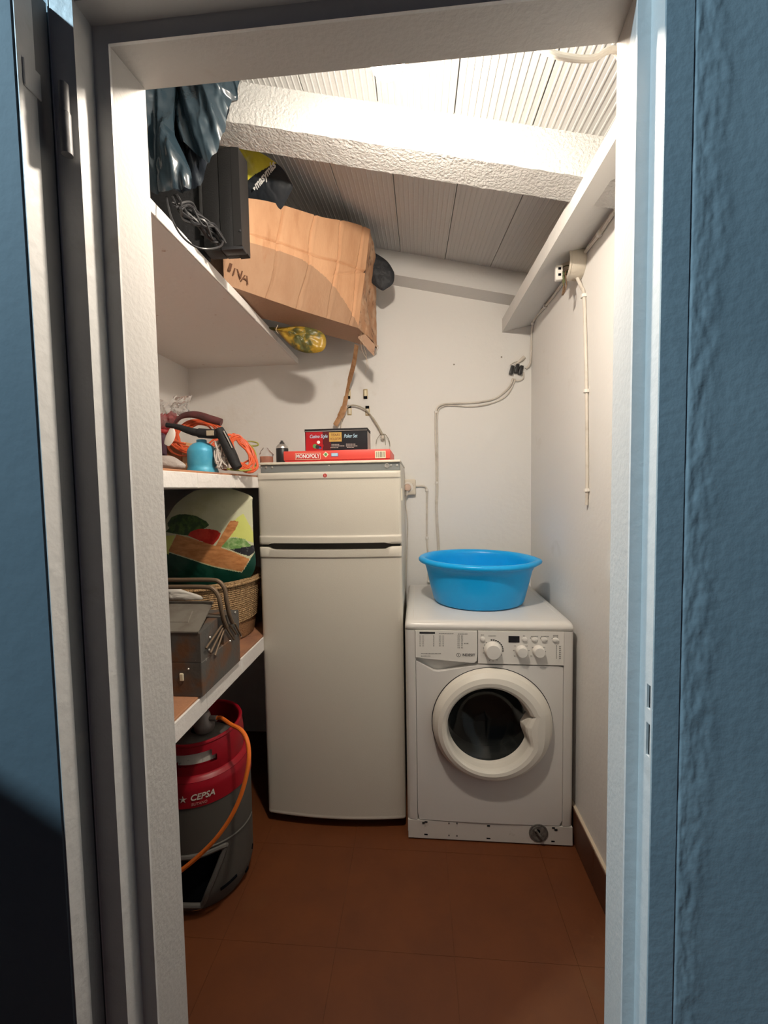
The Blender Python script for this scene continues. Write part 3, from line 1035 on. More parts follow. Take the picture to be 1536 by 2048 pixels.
# kick panel with its slots and the filter cap
kp = G()
kz = lambda x: 0.074 + 0.010 * ((x - WX0) / (WX1 - WX0) - 0.3) * 0.4
kp.hexa([(WX0 + 0.002, WY - 0.003, 0.006), (WX1 - 0.002, WY - 0.003, 0.006), (WX1 - 0.002, WY + 0.025, 0.006), (WX0 + 0.002, WY + 0.025, 0.006)],
        [(WX0 + 0.002, WY - 0.001, 0.0725), (WX1 - 0.002, WY - 0.001, 0.0725), (WX1 - 0.002, WY + 0.025, 0.0725), (WX0 + 0.002, WY + 0.025, 0.0725)])
kk = obj('kick_panel', kp, M_KICK, t, 0)
YK = WY - 0.0028
for px, py, w in ((852, 1637, 6), (847, 1646, 5), (852, 1669, 7), (898, 1647, 2), (914, 1647, 2), (898, 1671, 2), (914, 1672, 2), (977, 1652, 6), (977, 1677, 8), (1107, 1649, 6), (1112, 1660, 6), (1106, 1683, 7)):
    a, b = P(px - w / 2, py - 1.6, y=YK), P(px + w / 2, py + 1.6, y=YK)
    if a.z > 0.072:
        a.z, b.z = 0.071, 0.066
    if b.z < 0.007:
        b.z = 0.007
    obj('slot', G().rbox(a.x, b.x, YK - 0.0003, YK + 0.001, b.z, max(a.z, b.z + 0.003), 0.0004, 1), M_DARKHOLE, kk, 0)
c = P(1077, 1666, y=YK)
fc = obj('filter_cap', G().lathe([(0.034, 0), (0.034, 0.002), (0.031, 0.003), (0.030, 0.001), (0.028, 0.001), (0.027, 0.004), (0.002, 0.004)], (c.x, YK + 0.0005, c.z), 32, (0, -1, 0)), M_CAP, kk, 40, label='round grey drain filter cap')
obj('cap_grip', G().tube([(c.x - 0.012, YK - 0.007, c.z + 0.016), (c.x + 0.014, YK - 0.007, c.z - 0.02)], 0.0045, 8), M_CAP, kk)
obj('cap_hollow', G().lathe([(0.009, 0), (0.001, 0.0006)], (c.x - 0.004, YK - 0.004, c.z + 0.008), 16, (0, -1, 0)), M_DARKHOLE, kk)
for fx in (WX0 + 0.05, WX1 - 0.05):
    for fy in (WY + 0.05, 2.03):
        obj('foot', G().lathe([(0.018, 0), (0.018, 0.006), (0.008, 0.007), (0.008, 0.013)], (fx, fy, 0), 16), M_BLACK, t)

# ------------------------------------------------------------------ blue basin on the washing machine
bc = Vector((0.249, 1.775, 0.8212))
prof = [(0.0, 0), (0.17, 0), (0.181, 0.004), (0.187, 0.012), (0.203, 0.075), (0.215, 0.135), (0.2205, 0.158), (0.229, 0.163), (0.2395, 0.1655), (0.2445, 0.171), (0.2445, 0.179), (0.2385, 0.1855), (0.228, 0.1865), (0.2185, 0.182), (0.2135, 0.170), (0.2115, 0.155), (0.2, 0.08), (0.184, 0.016), (0.176, 0.008), (0.0, 0.006)]
vs, fs = [], []
seg = 96
for r, h in prof:
    for k in range(seg):
        a = 2 * math.pi * k / seg
        rim = max(0.0, (h - 0.12) / 0.06)
        lug = 0.014 * rim * (math.exp(-((((a + 0.12 + math.pi) % (2 * math.pi)) - math.pi) / 0.20) ** 2))
        lug += 0.005 * rim * (math.exp(-((a - math.pi) / 0.22) ** 2))
        tilt = -0.010 * rim * math.cos(a) * 0.35
        rr = r + lug
        vs.append(bc + Vector((rr * math.cos(a), rr * math.sin(a) * 0.93, h + tilt - lug * 0.25)))
for i in range(len(prof) - 1):
    for k in range(seg):
        k2 = (k + 1) % seg
        fs.append((i * seg + k, i * seg + k2, (i + 1) * seg + k2, (i + 1) * seg + k))
bo = obj('wash_basin', G().add(vs, fs), M_BASIN, None, 50)
tag(bo, 'bright blue plastic wash basin on top of the washing machine', 'basin')


# ------------------------------------------------------------------ things on the refrigerator
ZF = 1.407
t = thing('board_game_box', 'flat red board game box lying on the refrigerator', 'game box', (-0.305, 1.69, ZF))
mx0, mx1, my = -0.508, -0.102, 1.562
lid = obj('lid', G().rbox(mx0, mx1, my, 1.832, ZF + 0.006, ZF + 0.041, 0.002, 2), M_MONO, t)
obj('tray', G().rbox(mx0 + 0.003, mx1 - 0.003, my + 0.003, 1.829, ZF, ZF + 0.008, 0.001, 1), M_MONODARK, t, 0)
YM = my - 0.0003


def onm(px, py):
    return P(px, py, y=my)


a, b = onm(590.5, 907), onm(641, 918.5)
g = G()
zc, xc = (a.z + b.z) / 2, (a.x + b.x) / 2
obj('title_panel', G().box(a.x, b.x, YM - 0.0003, YM + 0.0004, b.z, a.z), M_CREAM, lid, 0)
obj('title_ground', G().box(a.x + 0.0014, b.x - 0.0014, YM - 0.0006, YM, b.z + 0.0014, a.z - 0.0014), M_MONODARK, lid, 0)
lettering('MONOPOLY', 0.0205, (xc, YM - 0.0008, zc), FRONT, lid, M_WHITEINK, width=(b.x - a.x) * 0.93, bold=0.0005)
c = onm(651.5, 909)
obj('diamond_emblem', G().prism([(c.x - 0.011, YM - 0.0004, c.z), (c.x, YM - 0.0004, c.z - 0.011), (c.x + 0.011, YM - 0.0004, c.z), (c.x, YM - 0.0004, c.z + 0.011)], (0, 0.0006, 0)), M_CREAM, lid, 0)
obj('emblem_disc', G().lathe([(0.0055, 0), (0.005, 0.0003)], (c.x, YM - 0.0004, c.z), 20, (0, -1, 0)), M_GREENINK, lid, 0)
c = onm(669.5, 909.5)
obj('small_label', G().box(c.x - 0.0135, c.x + 0.0135, YM - 0.0004, YM, c.z - 0.0062, c.z + 0.0062), M_BLUEINK, lid, 0)
obj('small_label', G().box(c.x - 0.0125, c.x + 0.0115, YM - 0.0006, YM, c.z - 0.0045, c.z + 0.0057), M_LTBLUE, lid, 0)
a, b = onm(750, 902), onm(771.5, 916)
obj('barcode_panel', G().box(a.x, b.x, YM - 0.0004, YM, b.z, a.z), M_CREAM, lid, 0)
g = G()
for k, w in enumerate((2, 1, 1, 2, 1, 1, 3, 1, 2, 1, 1, 2, 2)):
    x = a.x + 0.004 + k * 0.0026
    g.box(x, x + 0.0007 * w, YM - 0.0006, YM, b.z + 0.003, a.z - 0.003)
obj('barcode', g, M_INK, lid, 0)

ZP = ZF + 0.0412
py0 = 1.63
pl, pr_ = P(610, 880, y=py0).x, P(735, 880, y=py0).x
pt = P(670, 857, y=py0).z
t = thing('poker_set_box', 'black and red poker set box standing on the red game box', 'game box', ((pl + pr_) / 2, py0 + 0.05, ZP))
pb = obj('box', G().rbox(pl, pr_, py0, py0 + 0.10, ZP, pt - 0.008, 0.001, 1), M_POKER, t, 0)
obj('lid', G().rbox(pl - 0.001, pr_ + 0.001, py0 - 0.001, py0 + 0.101, pt - 0.012, pt, 0.001, 1), M_BLACKMAT, t, 0)
obj('side_label', G().box(pr_, pr_ + 0.0006, py0 + 0.004, py0 + 0.097, ZP + 0.002, pt - 0.014), M_GREY, pb, 0)
onp = lambda px, py: P(px, py, y=py0)
yp = py0 - 0.0003
a, b = onp(611, 864), onp(646, 898)
obj('red_print', G().box(a.x, b.x, yp, yp + 0.0005, ZP + 0.001, a.z), M_POKERRED, pb, 0)
a2, b2 = onp(646, 864), onp(662, 898)
obj('maroon_print', G().box(a2.x, b2.x, yp, yp + 0.0005, ZP + 0.001, a.z), M_POKERMAROON, pb, 0)
obj('top_rule', G().box(pl + 0.001, pr_ - 0.001, yp - 0.0012, yp + 0.0005, a.z + 0.0006, a.z + 0.0022), M_GREY, pb, 0)
a, b = onp(658, 865), onp(683.5, 883)
obj('gold_label', G().box(a.x, b.x, yp - 0.0003, yp, b.z, a.z), M_GOLD, pb, 0)
c = (a + b) / 2
lettering('TEXAS', 0.014, (c.x, yp - 0.0005, c.z + 0.0078), FRONT, pb, M_POKERMAROON, width=0.036)
lettering("HOLD'EM", 0.014, (c.x, yp - 0.0005, c.z - 0.0078), FRONT, pb, M_POKERMAROON, width=0.042)
c = onp(637, 873)
lettering('Casino Style', 0.019, (c.x, yp - 0.0004, c.z), FRONT, pb, M_LTBLUE, shear=0.25, width=0.071, bold=0.0002)
c = onp(701, 872)
lettering('Poker Set', 0.020, (c.x, yp - 0.0004, c.z), FRONT, pb, M_LTBLUE, shear=0.25, width=0.053, bold=0.0002)
g = G()
for x0, x1, yy in ((663, 679, 889), (663, 689, 892), (661, 677, 895.5), (692, 711, 888.5), (692, 715, 892), (694, 708, 895)):
    x = x0
    while x < x1:
        p0, p1 = onp(x, yy - 0.9), onp(min(x + 2.6, x1), yy + 0.6)
        g.box(p0.x, p1.x, yp - 0.0003, yp, max(p1.z, ZP + 0.0005), p0.z)
        x += 3.2
obj('small_print', g, M_GREY, pb, 0)
for px, py, r, mm in ((630, 892.5, 0.0085, M_GREENINK), (643, 891, 0.008, M_POKERRED), (635, 894, 0.008, M_INK), (640, 895, 0.006, M_BLUEINK), (637, 884.5, 0.0065, M_WHITEINK)):
    c = onp(px, py)
    c.z = max(c.z, ZP + r + 0.0005)
    obj('printed_chip', G().lathe([(r, 0), (r, 0.0003 + 0.0001 * px % 0.0003)], (c.x, yp - 0.0003, c.z), 20, (0, -1, 0)), mm, pb, 0)

# small can and jar beside the boxes
c = P(564.5, 905, y=1.70)
t = thing('spray_can', 'small black spray can behind the left end of the red game box', 'can', (c.x, 1.70, ZF))
obj('body', G().lathe([(0.024, 0), (0.0252, 0.002), (0.0252, 0.066), (0.024, 0.068)], (c.x, 1.70, ZF), 28), M_BLACK, t)
obj('metal_shoulder', G().lathe([(0.0254, 0.066), (0.0254, 0.069), (0.022, 0.076), (0.014, 0.084), (0.011, 0.085)], (c.x, 1.70, ZF), 28), M_SCREW, t)
obj('nozzle', G().lathe([(0.010, 0.084), (0.010, 0.090), (0.006, 0.092), (0.005, 0.098), (0.003, 0.099)], (c.x, 1.70, ZF), 18), M_BLACK, t)
c = P(530, 915, y=1.615)
t = thing('jar', 'little glass jar of amber granules on the refrigerator corner', 'jar', (c.x + 0.004, 1.615, ZF))
jx = c.x + 0.006
obj('contents', G().lathe([(0.0225, 0.002), (0.024, 0.004), (0.024, 0.026), (0.0225, 0.0275)], (jx, 1.615, ZF), 24), M_AMBER, t)
g = G()
prof = [(0.0255, 0.0), (0.0258, 0.029), (0.025, 0.036), (0.019, 0.046), (0.013, 0.056), (0.009, 0.062)]
vs, fs = [], []
for i, (r, h) in enumerate(prof):
    for k in range(28):
        a = 2 * math.pi * k / 28
        w = 1 + (0.22 * mnoise.noise(Vector((math.cos(a) * 2, math.sin(a) * 2, h * 60))) if h > 0.03 else 0)
        vs.append((jx + r * w * math.cos(a) - (0.004 if h > 0.04 else 0), 1.615 + r * w * math.sin(a), ZF + h))
for i in range(len(prof) - 1):
    for k in range(28):
        k2 = (k + 1) % 28
        fs.append((i * 28 + k, i * 28 + k2, (i + 1) * 28 + k2, (i + 1) * 28 + k))
obj('glass', g.add(vs, fs), M_CLEAR, t, 60)

# ------------------------------------------------------------------ lamp under the ceiling
ly = 0.83
lx = P(775, 130, y=ly).x
lz = P(775, 151, y=ly).z + 0.0345
zc_ = z_bay1(lx, ly)
t = thing('ceiling_lamp', 'lit round bulb hanging under the ceiling behind the lintel', 'lamp', (lx, ly, zc_))
RB = 0.0345
obj('bulb', G().lathe([(0.001, -RB)] + [(RB * math.sin(math.radians(a)), -RB * math.cos(math.radians(a))) for a in range(12, 97, 12)], (lx, ly, lz), 32), M_BULB, t, 60, label='glowing white globe')
obj('bulb_shading_collar', G().lathe([(RB * 0.995, RB * 0.10), (RB * 1.01, RB * 0.14), (RB * 0.93, RB * 0.42), (RB * 0.66, RB * 0.85), (0.0150, 0.040), (0.0140, 0.046)], (lx, ly, lz), 32), M_CLIP, t, 60)  # opaque collar added to hold the bulb's light off the ceiling
obj('lamp_holder', G().lathe([(0.018, 0.037), (0.019, 0.075), (0.010, 0.085), (0.005, 0.09)], (lx, ly, lz), 24), M_CLIP, t)
obj('flex', G().tube([(lx, ly, lz + 0.088), (lx, ly, zc_ - 0.018)], 0.003, 8), M_CLIP, t)
obj('ceiling_rose', G().lathe([(0.034, 0.002), (0.034, -0.008), (0.02, -0.018), (0.004, -0.022)], (lx, ly, zc_), 24), M_CLIP, t)
cb = P(774, 163, y=ly - 0.042)
obj('pull_cord', G().tube([(lx + 0.004, ly - 0.040, lz + 0.06), (cb.x, ly - 0.042, lz), cb], 0.0009, 6), M_BLACK, t)
obj('cord_bracket', G().tube([(lx, ly - 0.012, lz + 0.062), (lx + 0.004, ly - 0.041, lz + 0.061)], 0.002, 8), M_CLIP, t)

# sagging pale conduit near the lintel
pts = [(0.10, 0.80, 2.14), P(1060, 84, y=0.80), P(1080, 96, y=0.80), P(1120, 112, y=0.80), P(1180, 118, y=0.81), P(1233, 103, y=0.83), (0.405, 0.865, 2.030), (0.424, 0.88, 2.042)]
o = obj('sagging_conduit', G().tube(smooth_path(pts, 8), 0.0055, 10), M_CABLE)
tag(o, 'pale flexible conduit sagging under the ceiling at the top right', 'cable')


# ------------------------------------------------------------------ wiring on the right and back walls
def cable(name, label, pts, r, clips, material=M_CABLE, group='painted cables clipped to the walls', cat='cable', cliprad=1.9, per=6):
    o = obj(name, G().tube(smooth_path(pts, per), r, 8), material)
    tag(o, label, cat, group)
    for c, d in clips:
        c, d = Vector(c), Vector(d).normalized()
        obj('clip', G().cyl(c - d * 0.005, c + d * 0.005, r * cliprad, 10), M_CLIP, o)
    return o


xr = XR - 0.006
jb = Vector((XR, 1.505, 2.045))
A = P(1226, 428, x=xr)
B = P(1200, 467, x=xr)
cable('wall_cable', 'pale cable climbing from the round junction box to the doorway', [(xr, 1.05, 2.062), A, B, (xr, 1.455, 2.060)], 0.0055, [(B, (0, 1, 0))])
pA, pB, pC, pD = P(1110, 588, x=xr), P(1091, 612, x=xr), P(1066, 647, x=xr), P(1056, 716, x=XR - 0.01)
pC.y = min(pC.y, 2.10)
pD = Vector((XR - 0.006, 2.115, 1.93))
cable('wall_cable', 'pale cable running from the round junction box into the far corner', [(xr, 1.548, 2.063), pA, pB, pC, pD, (XR - 0.012, 2.118, 1.89), (0.530, 2.118, 1.872)], 0.005, [(pB, (0, 1, 0)), (pC, (0, 0.5, -1))])
pts = [(xr - 0.012, 1.500, 2.005), P(1163, 575, x=xr), P(1168, 592, x=xr), P(1171, 690, x=xr), P(1173, 782, x=xr), P(1174, 900, x=xr), P(1174, 980, x=xr), P(1173, 1010, x=xr)]
cable('wall_cable', 'pale cable dropping down the right wall to a cut end', pts, 0.0055, [(pts[2], (0, 0, 1)), (pts[4], (0, 0, 1)), (pts[6], (0, 0, 1))])

# round junction box without its lid, wires hanging out
t = thing('junction_box', 'open round junction box on the right wall with loose wires', 'junction box', jb)
g = G().lathe([(0.047, 0), (0.049, 0.004), (0.047, 0.046), (0.050, 0.048), (0.050, 0.054), (0.046, 0.054), (0.043, 0.046), (0.043, 0.006), (0.001, 0.006)], jb, 36, (-1, 0, 0), closed=False)
obj('housing', g, M_BOXPLASTIC, t, 40)
g = G()
tb = P(1119, 546, y=1.50)
g.rbox(tb.x - 0.013, tb.x + 0.010, 1.494, 1.510, tb.z - 0.024, tb.z + 0.024, 0.002, 1)
blk = obj('terminal_block', g, M_CLIP, t, 0)
g = G()
for dz in (0.012, -0.008):
    g.box(tb.x - 0.006, tb.x + 0.003, 1.4932, 1.495, tb.z + dz - 0.004, tb.z + dz + 0.004)
obj('terminal_hole', g, M_DARKHOLE, blk, 0)
g = G()
rng = random.Random(5)
for k in range(5):
    a = Vector((jb.x - 0.02, jb.y + rng.uniform(-0.015, 0.015), jb.z + rng.uniform(-0.02, 0.01)))
    mid = Vector((jb.x - 0.062, 1.49 + rng.uniform(-.012, .01), tb.z - 0.03 + rng.uniform(-0.02, 0.02)))
    g.tube(smooth_path([a, a + Vector((-0.038, 0, -0.005)), mid, Vector((tb.x + 0.008, 1.499, tb.z + rng.uniform(-0.015, 0.015)))], 7), 0.0016, 6)
obj('green_wire', g, mat('green_wire', (0.10, 0.12, 0.05), 0.5), t)
g = G()
pts = [(jb.x - 0.02, jb.y, jb.z - 0.01), (jb.x - 0.055, jb.y - 0.01, jb.z - 0.025), P(1133, 570, y=1.485), P(1127, 588, y=1.485)]
g.tube(smooth_path(pts, 8), 0.0022, 6)
pts = [(jb.x - 0.02, jb.y, jb.z - 0.016), (jb.x - 0.06, jb.y - 0.01, jb.z - 0.04), P(1128, 572, y=1.49), P(1125, 590, y=1.49)]
g.tube(smooth_path(pts, 8), [0.0022] * 17 + [0.004] * 8, 6)
obj('brown_wire', g, mat('brown_wire', (0.13, 0.075, 0.04), 0.5), t)

# connector blocks in the corner
yb = YB - 0.008
c0 = P(1034, 742, y=yb)
t = thing('wire_connectors', 'three black connector blocks on the far corner wires', 'connector', (c0.x, YB, c0.z))
for px, py in ((1023, 741), (1033, 738), (1041, 741)):
    c = P(px, py, y=yb)
    obj('connector', G().rbox(c.x - 0.0085, c.x + 0.0085, YB - 0.022, YB - 0.004, c.z - 0.022, c.z + 0.022, 0.003, 2, M=Matrix.Translation(c) @ Matrix.Rotation(0.25, 4, 'Y') @ Matrix.Translation(-c)), M_BLACK, t)
p = [P(1030, 730, y=yb), P(1040, 722, y=yb), P(1049, 714, y=yb)]
obj('stripped_sheath', G().tube(smooth_path(p, 6), [0.006] * 7 + [0.0085] * 6, 8), M_CABLE, t)
g = G()
g.tube(smooth_path([P(1020, 730, y=yb), P(1029, 724, y=yb), P(1040, 722, y=yb)], 6), 0.0016, 6)
g.tube(smooth_path([P(1047, 745, y=yb), P(1046, 757, y=yb), P(1035, 762, y=yb), P(1027, 758, y=yb)], 6), 0.0035, 6)
obj('wire', g, M_CABLE, t)
y1 = YB - 0.007
pts = [P(1026, 757, y=y1), P(1018, 775, y=y1), P(990, 797, y=y1), P(950, 805, y=y1), P(905, 807, y=y1), P(882, 810, y=y1), P(872, 824, y=y1), P(871, 870, y=y1), P(873, 965, y=y1), P(872, 1020, y=y1), P(876, 1100, y=y1), P(878, 1180, y=y1)]
cable('wall_cable', 'pale cable from the corner connectors down behind the blue basin', pts, 0.0042, [(pts[6], (0, 0, 1)), (pts[8], (0, 0, 1))])
pts = [P(1031, 758, y=y1), P(1015, 789, y=y1), P(985, 806, y=y1), P(945, 813, y=y1), P(905, 811, y=y1), P(886, 813, y=y1), P(875.5, 826, y=y1), P(875, 880, y=y1), P(876, 965, y=y1), P(874.5, 1020, y=y1), P(879, 1100, y=y1), P(881, 1180, y=y1)]
cable('wall_cable', 'slack second cable hanging just below the corner connectors', pts, 0.0032, [])

# socket with plug and flex, and its supply cable
a, b = P(805, 959, y=YB), P(832, 990, y=YB)
t = thing('wall_socket', 'white wall socket with a plug at the refrigerator side', 'socket', ((a.x + b.x) / 2, YB, (a.z + b.z) / 2))
sk = obj('plate', G().rbox(a.x, b.x, YB - 0.028, YB, b.z, a.z, 0.008, 3), M_BOXPLASTIC, t)
obj('socket_ring', G().lathe([(0.026, 0), (0.026, 0.003), (0.022, 0.003), (0.021, 0.001)], ((a.x + b.x) / 2 - 0.006, YB - 0.0275, (a.z + b.z) / 2), 24, (0, -1, 0)), M_CLIP, t)
pc = P(815, 975, y=YB - 0.035)
t = thing('power_flex', 'pale plug and flex hanging down beside the refrigerator', 'cable', (pc.x, YB, 0.83))
obj('plug', G().lathe([(0.018, 0), (0.0185, 0.012), (0.016, 0.02), (0.004, 0.022)], (pc.x, YB - 0.0285, pc.z), 22, (0, -1, 0)), mat('pink_plug', (0.62, 0.45, 0.36), 0.5), t)
pts = [(pc.x, YB - 0.04, pc.z - 0.01), P(813, 990, y=YB - 0.03), P(811, 1005, y=YB - 0.02), P(815, 1040, y=YB - 0.02), P(814, 1100, y=YB - 0.02), P(812, 1165, y=YB - 0.02), P(812, 1240, y=YB - 0.02)]
obj('flex', G().tube(smooth_path(pts, 8), [0.007] * 9 + [0.0034] * 40, 8), M_CABLE, t)
pts = [P(830, 973, y=y1), P(838, 972, y=y1), P(849, 973, y=y1), P(853.5, 980, y=y1), P(854, 1010, y=y1), P(854, 1075, y=y1), P(856, 1110, y=y1), P(857, 1162, y=y1)]
cable('wall_cable', 'short pale cable from the wall socket down to the washing machine', pts, 0.0045, [(pts[3], (0, 0, 1)), (pts[5], (0, 0, 1)), (pts[7], (0, 0, 1))])

# cut cable arching over the board games, splayed wires at its end
y2 = YB - 0.02
t = thing('cut_cable', 'cut grey cable arching above the poker box with splayed wires', 'cable', P(765, 870, y=YB))
pts = [P(682, 905, y=y2), P(682, 850, y=y2), P(688, 826, y=y2), P(697, 813, y=y2), P(712, 811, y=y2), P(733, 821, y=y2), P(750, 843, y=y2), P(765, 869, y=y2)]
obj('sheath', G().tube(smooth_path(pts, 8), [0.0022] * 16 + [0.0034] * 30 + [0.0055] * 11, 8), mat('greyed_cable', (0.42, 0.38, 0.30), 0.6), t)
g = G()
for e in ((752, 888), (771, 890), (778, 884), (780, 893), (768, 881)):
    m1 = P((766 * 0.6 + e[0] * 0.4), 868 + abs(e[0] - 766) * 0.12, y=y2)
    g.tube(smooth_path([P(766, 869, y=y2), m1, P(e[0] * 0.9 + 76.6, (e[1] + 871) / 2, y=y2), P(e[0], e[1], y=y2)], 6), 0.0013, 6)
obj('bare_wire', g, mat('wire_mix', (0.22, 0.19, 0.12), 0.5), t)
obj('wire_knot', G().lathe([(0.001, -0.012), (0.009, -0.006), (0.011, 0), (0.008, 0.007), (0.002, 0.012)], P(765, 875, y=y2), 14), M_CABLE, t)

# four bracket slots left in the back wall
src = None
for k, (px, py, up) in enumerate(((697, 788, True), (731, 788, True), (699, 821, False), (735, 822, False))):
    c = P(px, py, y=YB)
    words = ('upper left', 'upper right', 'lower left', 'lower right')[k]
    t = thing('bracket_slot', f'{words} one of the four small slotted brackets above the poker box', 'bracket', (c.x, YB, c.z), 'slotted brackets on the back wall')
    g = G().rbox(c.x - 0.011, c.x + 0.011, YB - 0.004, YB, c.z - 0.024, c.z + 0.024, 0.0035, 2)
    sb = obj('plate', g, M_BRASS, t)
    obj('slot', G().rbox(c.x - 0.006, c.x + 0.006, YB - 0.0048, YB - 0.003, c.z - 0.018, c.z + 0.018, 0.003, 2), M_CREAM if up else M_BOXPLASTIC, t)
    zz = c.z - 0.018 if up else c.z + 0.018
    obj('screw_hole', G().rbox(c.x - 0.009, c.x + 0.009, YB - 0.0055, YB - 0.003, zz - 0.007, zz + 0.007, 0.003, 2), M_DARKHOLE, t)
g = G()
for px, py in ((908, 729), (1003, 714)):
    c = P(px, py, y=YB)
    o = obj('wall_plug', G().lathe([(0.004, 0), (0.0035, 0.002), (0.001, 0.003)], c, 12, (0, -1, 0)), mat('plug_grey', (0.25, 0.22, 0.18), 0.7))
    tag(o, 'small dark wall plug ' + ('in the open middle of the back wall' if px < 950 else 'left of the corner connectors'), 'wall plug', 'wall plugs in the back wall')

# ------------------------------------------------------------------ top shelf
# cardboard box, crushed, jutting out over the shelf edge
BL, BR, TR, TL = Vector((-0.605, 1.318, 1.976)), Vector((-0.243, 1.786, 1.978)), Vector((-0.181, 1.752, 2.350)), Vector((-0.575, 1.338, 2.236))
Cc, Dd = Vector((-0.190, 2.06, 1.980)), Vector((-0.560, 1.675, 1.978))
t = thing('cardboard_box', 'crushed brown cardboard box jutting over the edge of the top shelf', 'box', (-0.5, 1.85, ZT))
fn = (BR - BL).cross(TL - BL).normalized()
if fn.y > 0:
    fn = -fn


def box_front(u, v):
    a, b = BL.lerp(BR, u), TL.lerp(TR, u)
    p = a.lerp(b, v)
    p.z += v * (0.008 * math.sin(u * 9) * (0.3 + u) + 0.006 * math.sin(u * math.pi))
    d = 0.0
    for uu in (0.30, 0.52, 0.74, 0.93):
        d -= 0.006 * math.exp(-((u - uu - 0.008 * math.sin(v * 9 + uu * 20)) / 0.006) ** 2)
        d += 0.0018 * math.exp(-((u - uu - 0.02) / 0.010) ** 2)
    d -= 0.006 * math.exp(-((v - 0.60 + 0.02 * u) / 0.010) ** 2)
    d -= 0.004 * math.exp(-((v - 0.44 - 0.5 * (u - 0.72)) / 0.012) ** 2) * sig((u - 0.7) / 0.03)
    d += 0.006 * mnoise.noise(Vector((u * 5, v * 3, 0.7)))
    arc = 0.50 - 0.62 * max(0.0, u - 0.45) ** 1.6 * 2.0
    if v < arc:
        d -= 0.085 * (arc - v) ** 1.05 * (1 - 0.4 * u)
    d += 0.010 * math.sin(math.pi * u) * v
    return p + fn * d


fgd = G()
fgd.grid(110, 64, box_front, 0)
fgd.grid(110, 64, lambda u, v: box_front(u, v) - fn * 0.004, 0)


def below_arc(u, v):  # picks the darker card below a curved edge
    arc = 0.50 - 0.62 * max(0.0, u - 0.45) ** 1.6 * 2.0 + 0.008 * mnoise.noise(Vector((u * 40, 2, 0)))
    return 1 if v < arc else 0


M_CARDLOW = mat('cardboard_lower', (0.40, 0.24, 0.145), 0.85, var=(7, (0.34, 0.19, 0.11), 0.45, 0.75), dirt=(5, (0.32, 0.13, 0.055), 0.66, 0.82), bump=(90, 0.15, 3), stretch=(1.6, 1.6, 0.5))
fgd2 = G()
fgd2.grid(220, 128, box_front, 0, pick=below_arc)
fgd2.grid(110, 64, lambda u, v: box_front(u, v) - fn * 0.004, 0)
bf = obj('front_panel', fgd2, [M_CARD, M_CARDLOW], t, 50, double=True)
ct = Vector((-0.190, 2.06, 2.27))


def side_panel(u, v):
    a, b = box_front(1, 0).lerp(Cc, u), (box_front(1, 1)).lerp(ct, u)
    p = a.lerp(b, v)
    p.x += 0.012 * math.sin(v * 7 + u * 3) * math.sin(math.pi * u) + 0.006 * mnoise.noise(Vector((u * 6, v * 9, 3)))
    return p


M_CARDSIDE = mat('cardboard_scuffed', (0.47, 0.25, 0.135), 0.8, var=(16, (0.56, 0.36, 0.23), 0.45, 0.6), dirt=(24, (0.17, 0.08, 0.045), 0.56, 0.68))
sg = G().grid(30, 50, side_panel, 0)
sg.grid(30, 50, lambda u, v: side_panel(u, v) + Vector((-0.004, 0, 0)), 0)
obj('side_panel', sg, M_CARDSIDE, t, 50, double=True)
bx = G()
bx.grid(1, 1, lambda u, v: Dd.lerp(Cc, u) + Vector((0, -0.003, 0.27 * v)), 0)
E1 = Vector((-0.80, 1.50, 1.978))
bx.grid(1, 1, lambda u, v: Dd.lerp(E1, u) + Vector((0, 0, 0.27 * v)), 0)
bx.grid(1, 1, lambda u, v: E1.lerp(BL, u) + Vector((0, 0, 0.25 * v)), 0)
bx.add([box_front(0, 0), box_front(0.5, 0), box_front(1, 0), Cc, Dd, E1], [(0, 1, 2, 3, 4, 5)])
obj('inner_walls', bx, M_CARDIN, t, 0, double=True)


# torn corner hanging below the right end
tc = pxs([(716, 655), (730, 668), (750, 690), (748, 712), (738, 702), (728, 690), (716, 676)], y=1.86)
obj('torn_corner', G().prism(tc, (0, 0.003, 0)), M_CARDIN, t, 0)
# loose brown tape and frayed ends
pts = [P(713, 690, y=1.86), P(708, 725, y=1.95), P(698, 765, y=2.05), P(692, 795, y=2.09), P(688, 815, y=2.095), P(682, 830, y=2.095), P(670, 851, y=2.095)]
obj('hanging_tape', G().tube(smooth_path(pts, 8), [0.010] * 8 + [0.011] * 8 + [0.008] * 8 + [0.012] * 8 + [0.017] * 10 + [0.013] * 6 + [0.009], 8, flat=(0.12, 1), up=(0, 1, 0)), M_TAPE, t, label='strip of brown packing tape hanging down the wall')
g = G()
for e in (((722, 665), (727, 690), (733, 715), (731, 748)), ((720, 668), (724, 700), (735, 722), (736, 740)), ((746, 688), (757, 694), (752, 703), (747, 713)), ((744, 684), (752, 692), (757, 691)), ((556, 650), (552, 660), (557, 668), (553, 662))):
    g.tube(smooth_path([P(a, b, y=1.80 if a > 600 else 1.6) for a, b in e], 6), 0.0022, 5, flat=(0.3, 1))
obj('frayed_tape', g, M_FRAY, t)
for k, ch in enumerate('INA'):
    u = 0.045 + 0.050 * k
    c = box_front(u, 0.20 - 0.035 * k)
    xa = (BR - BL).normalized()
    ya = (TL - BL).normalized()
    Mx = Matrix((xa, ya, fn)).transposed()
    lettering(ch, 0.052, c + fn * 0.003, Mx @ Matrix.Rotation(-0.12, 3, 'Z'), bf, M_INKBROWN, width=0.010 if ch == 'I' else 0.030)

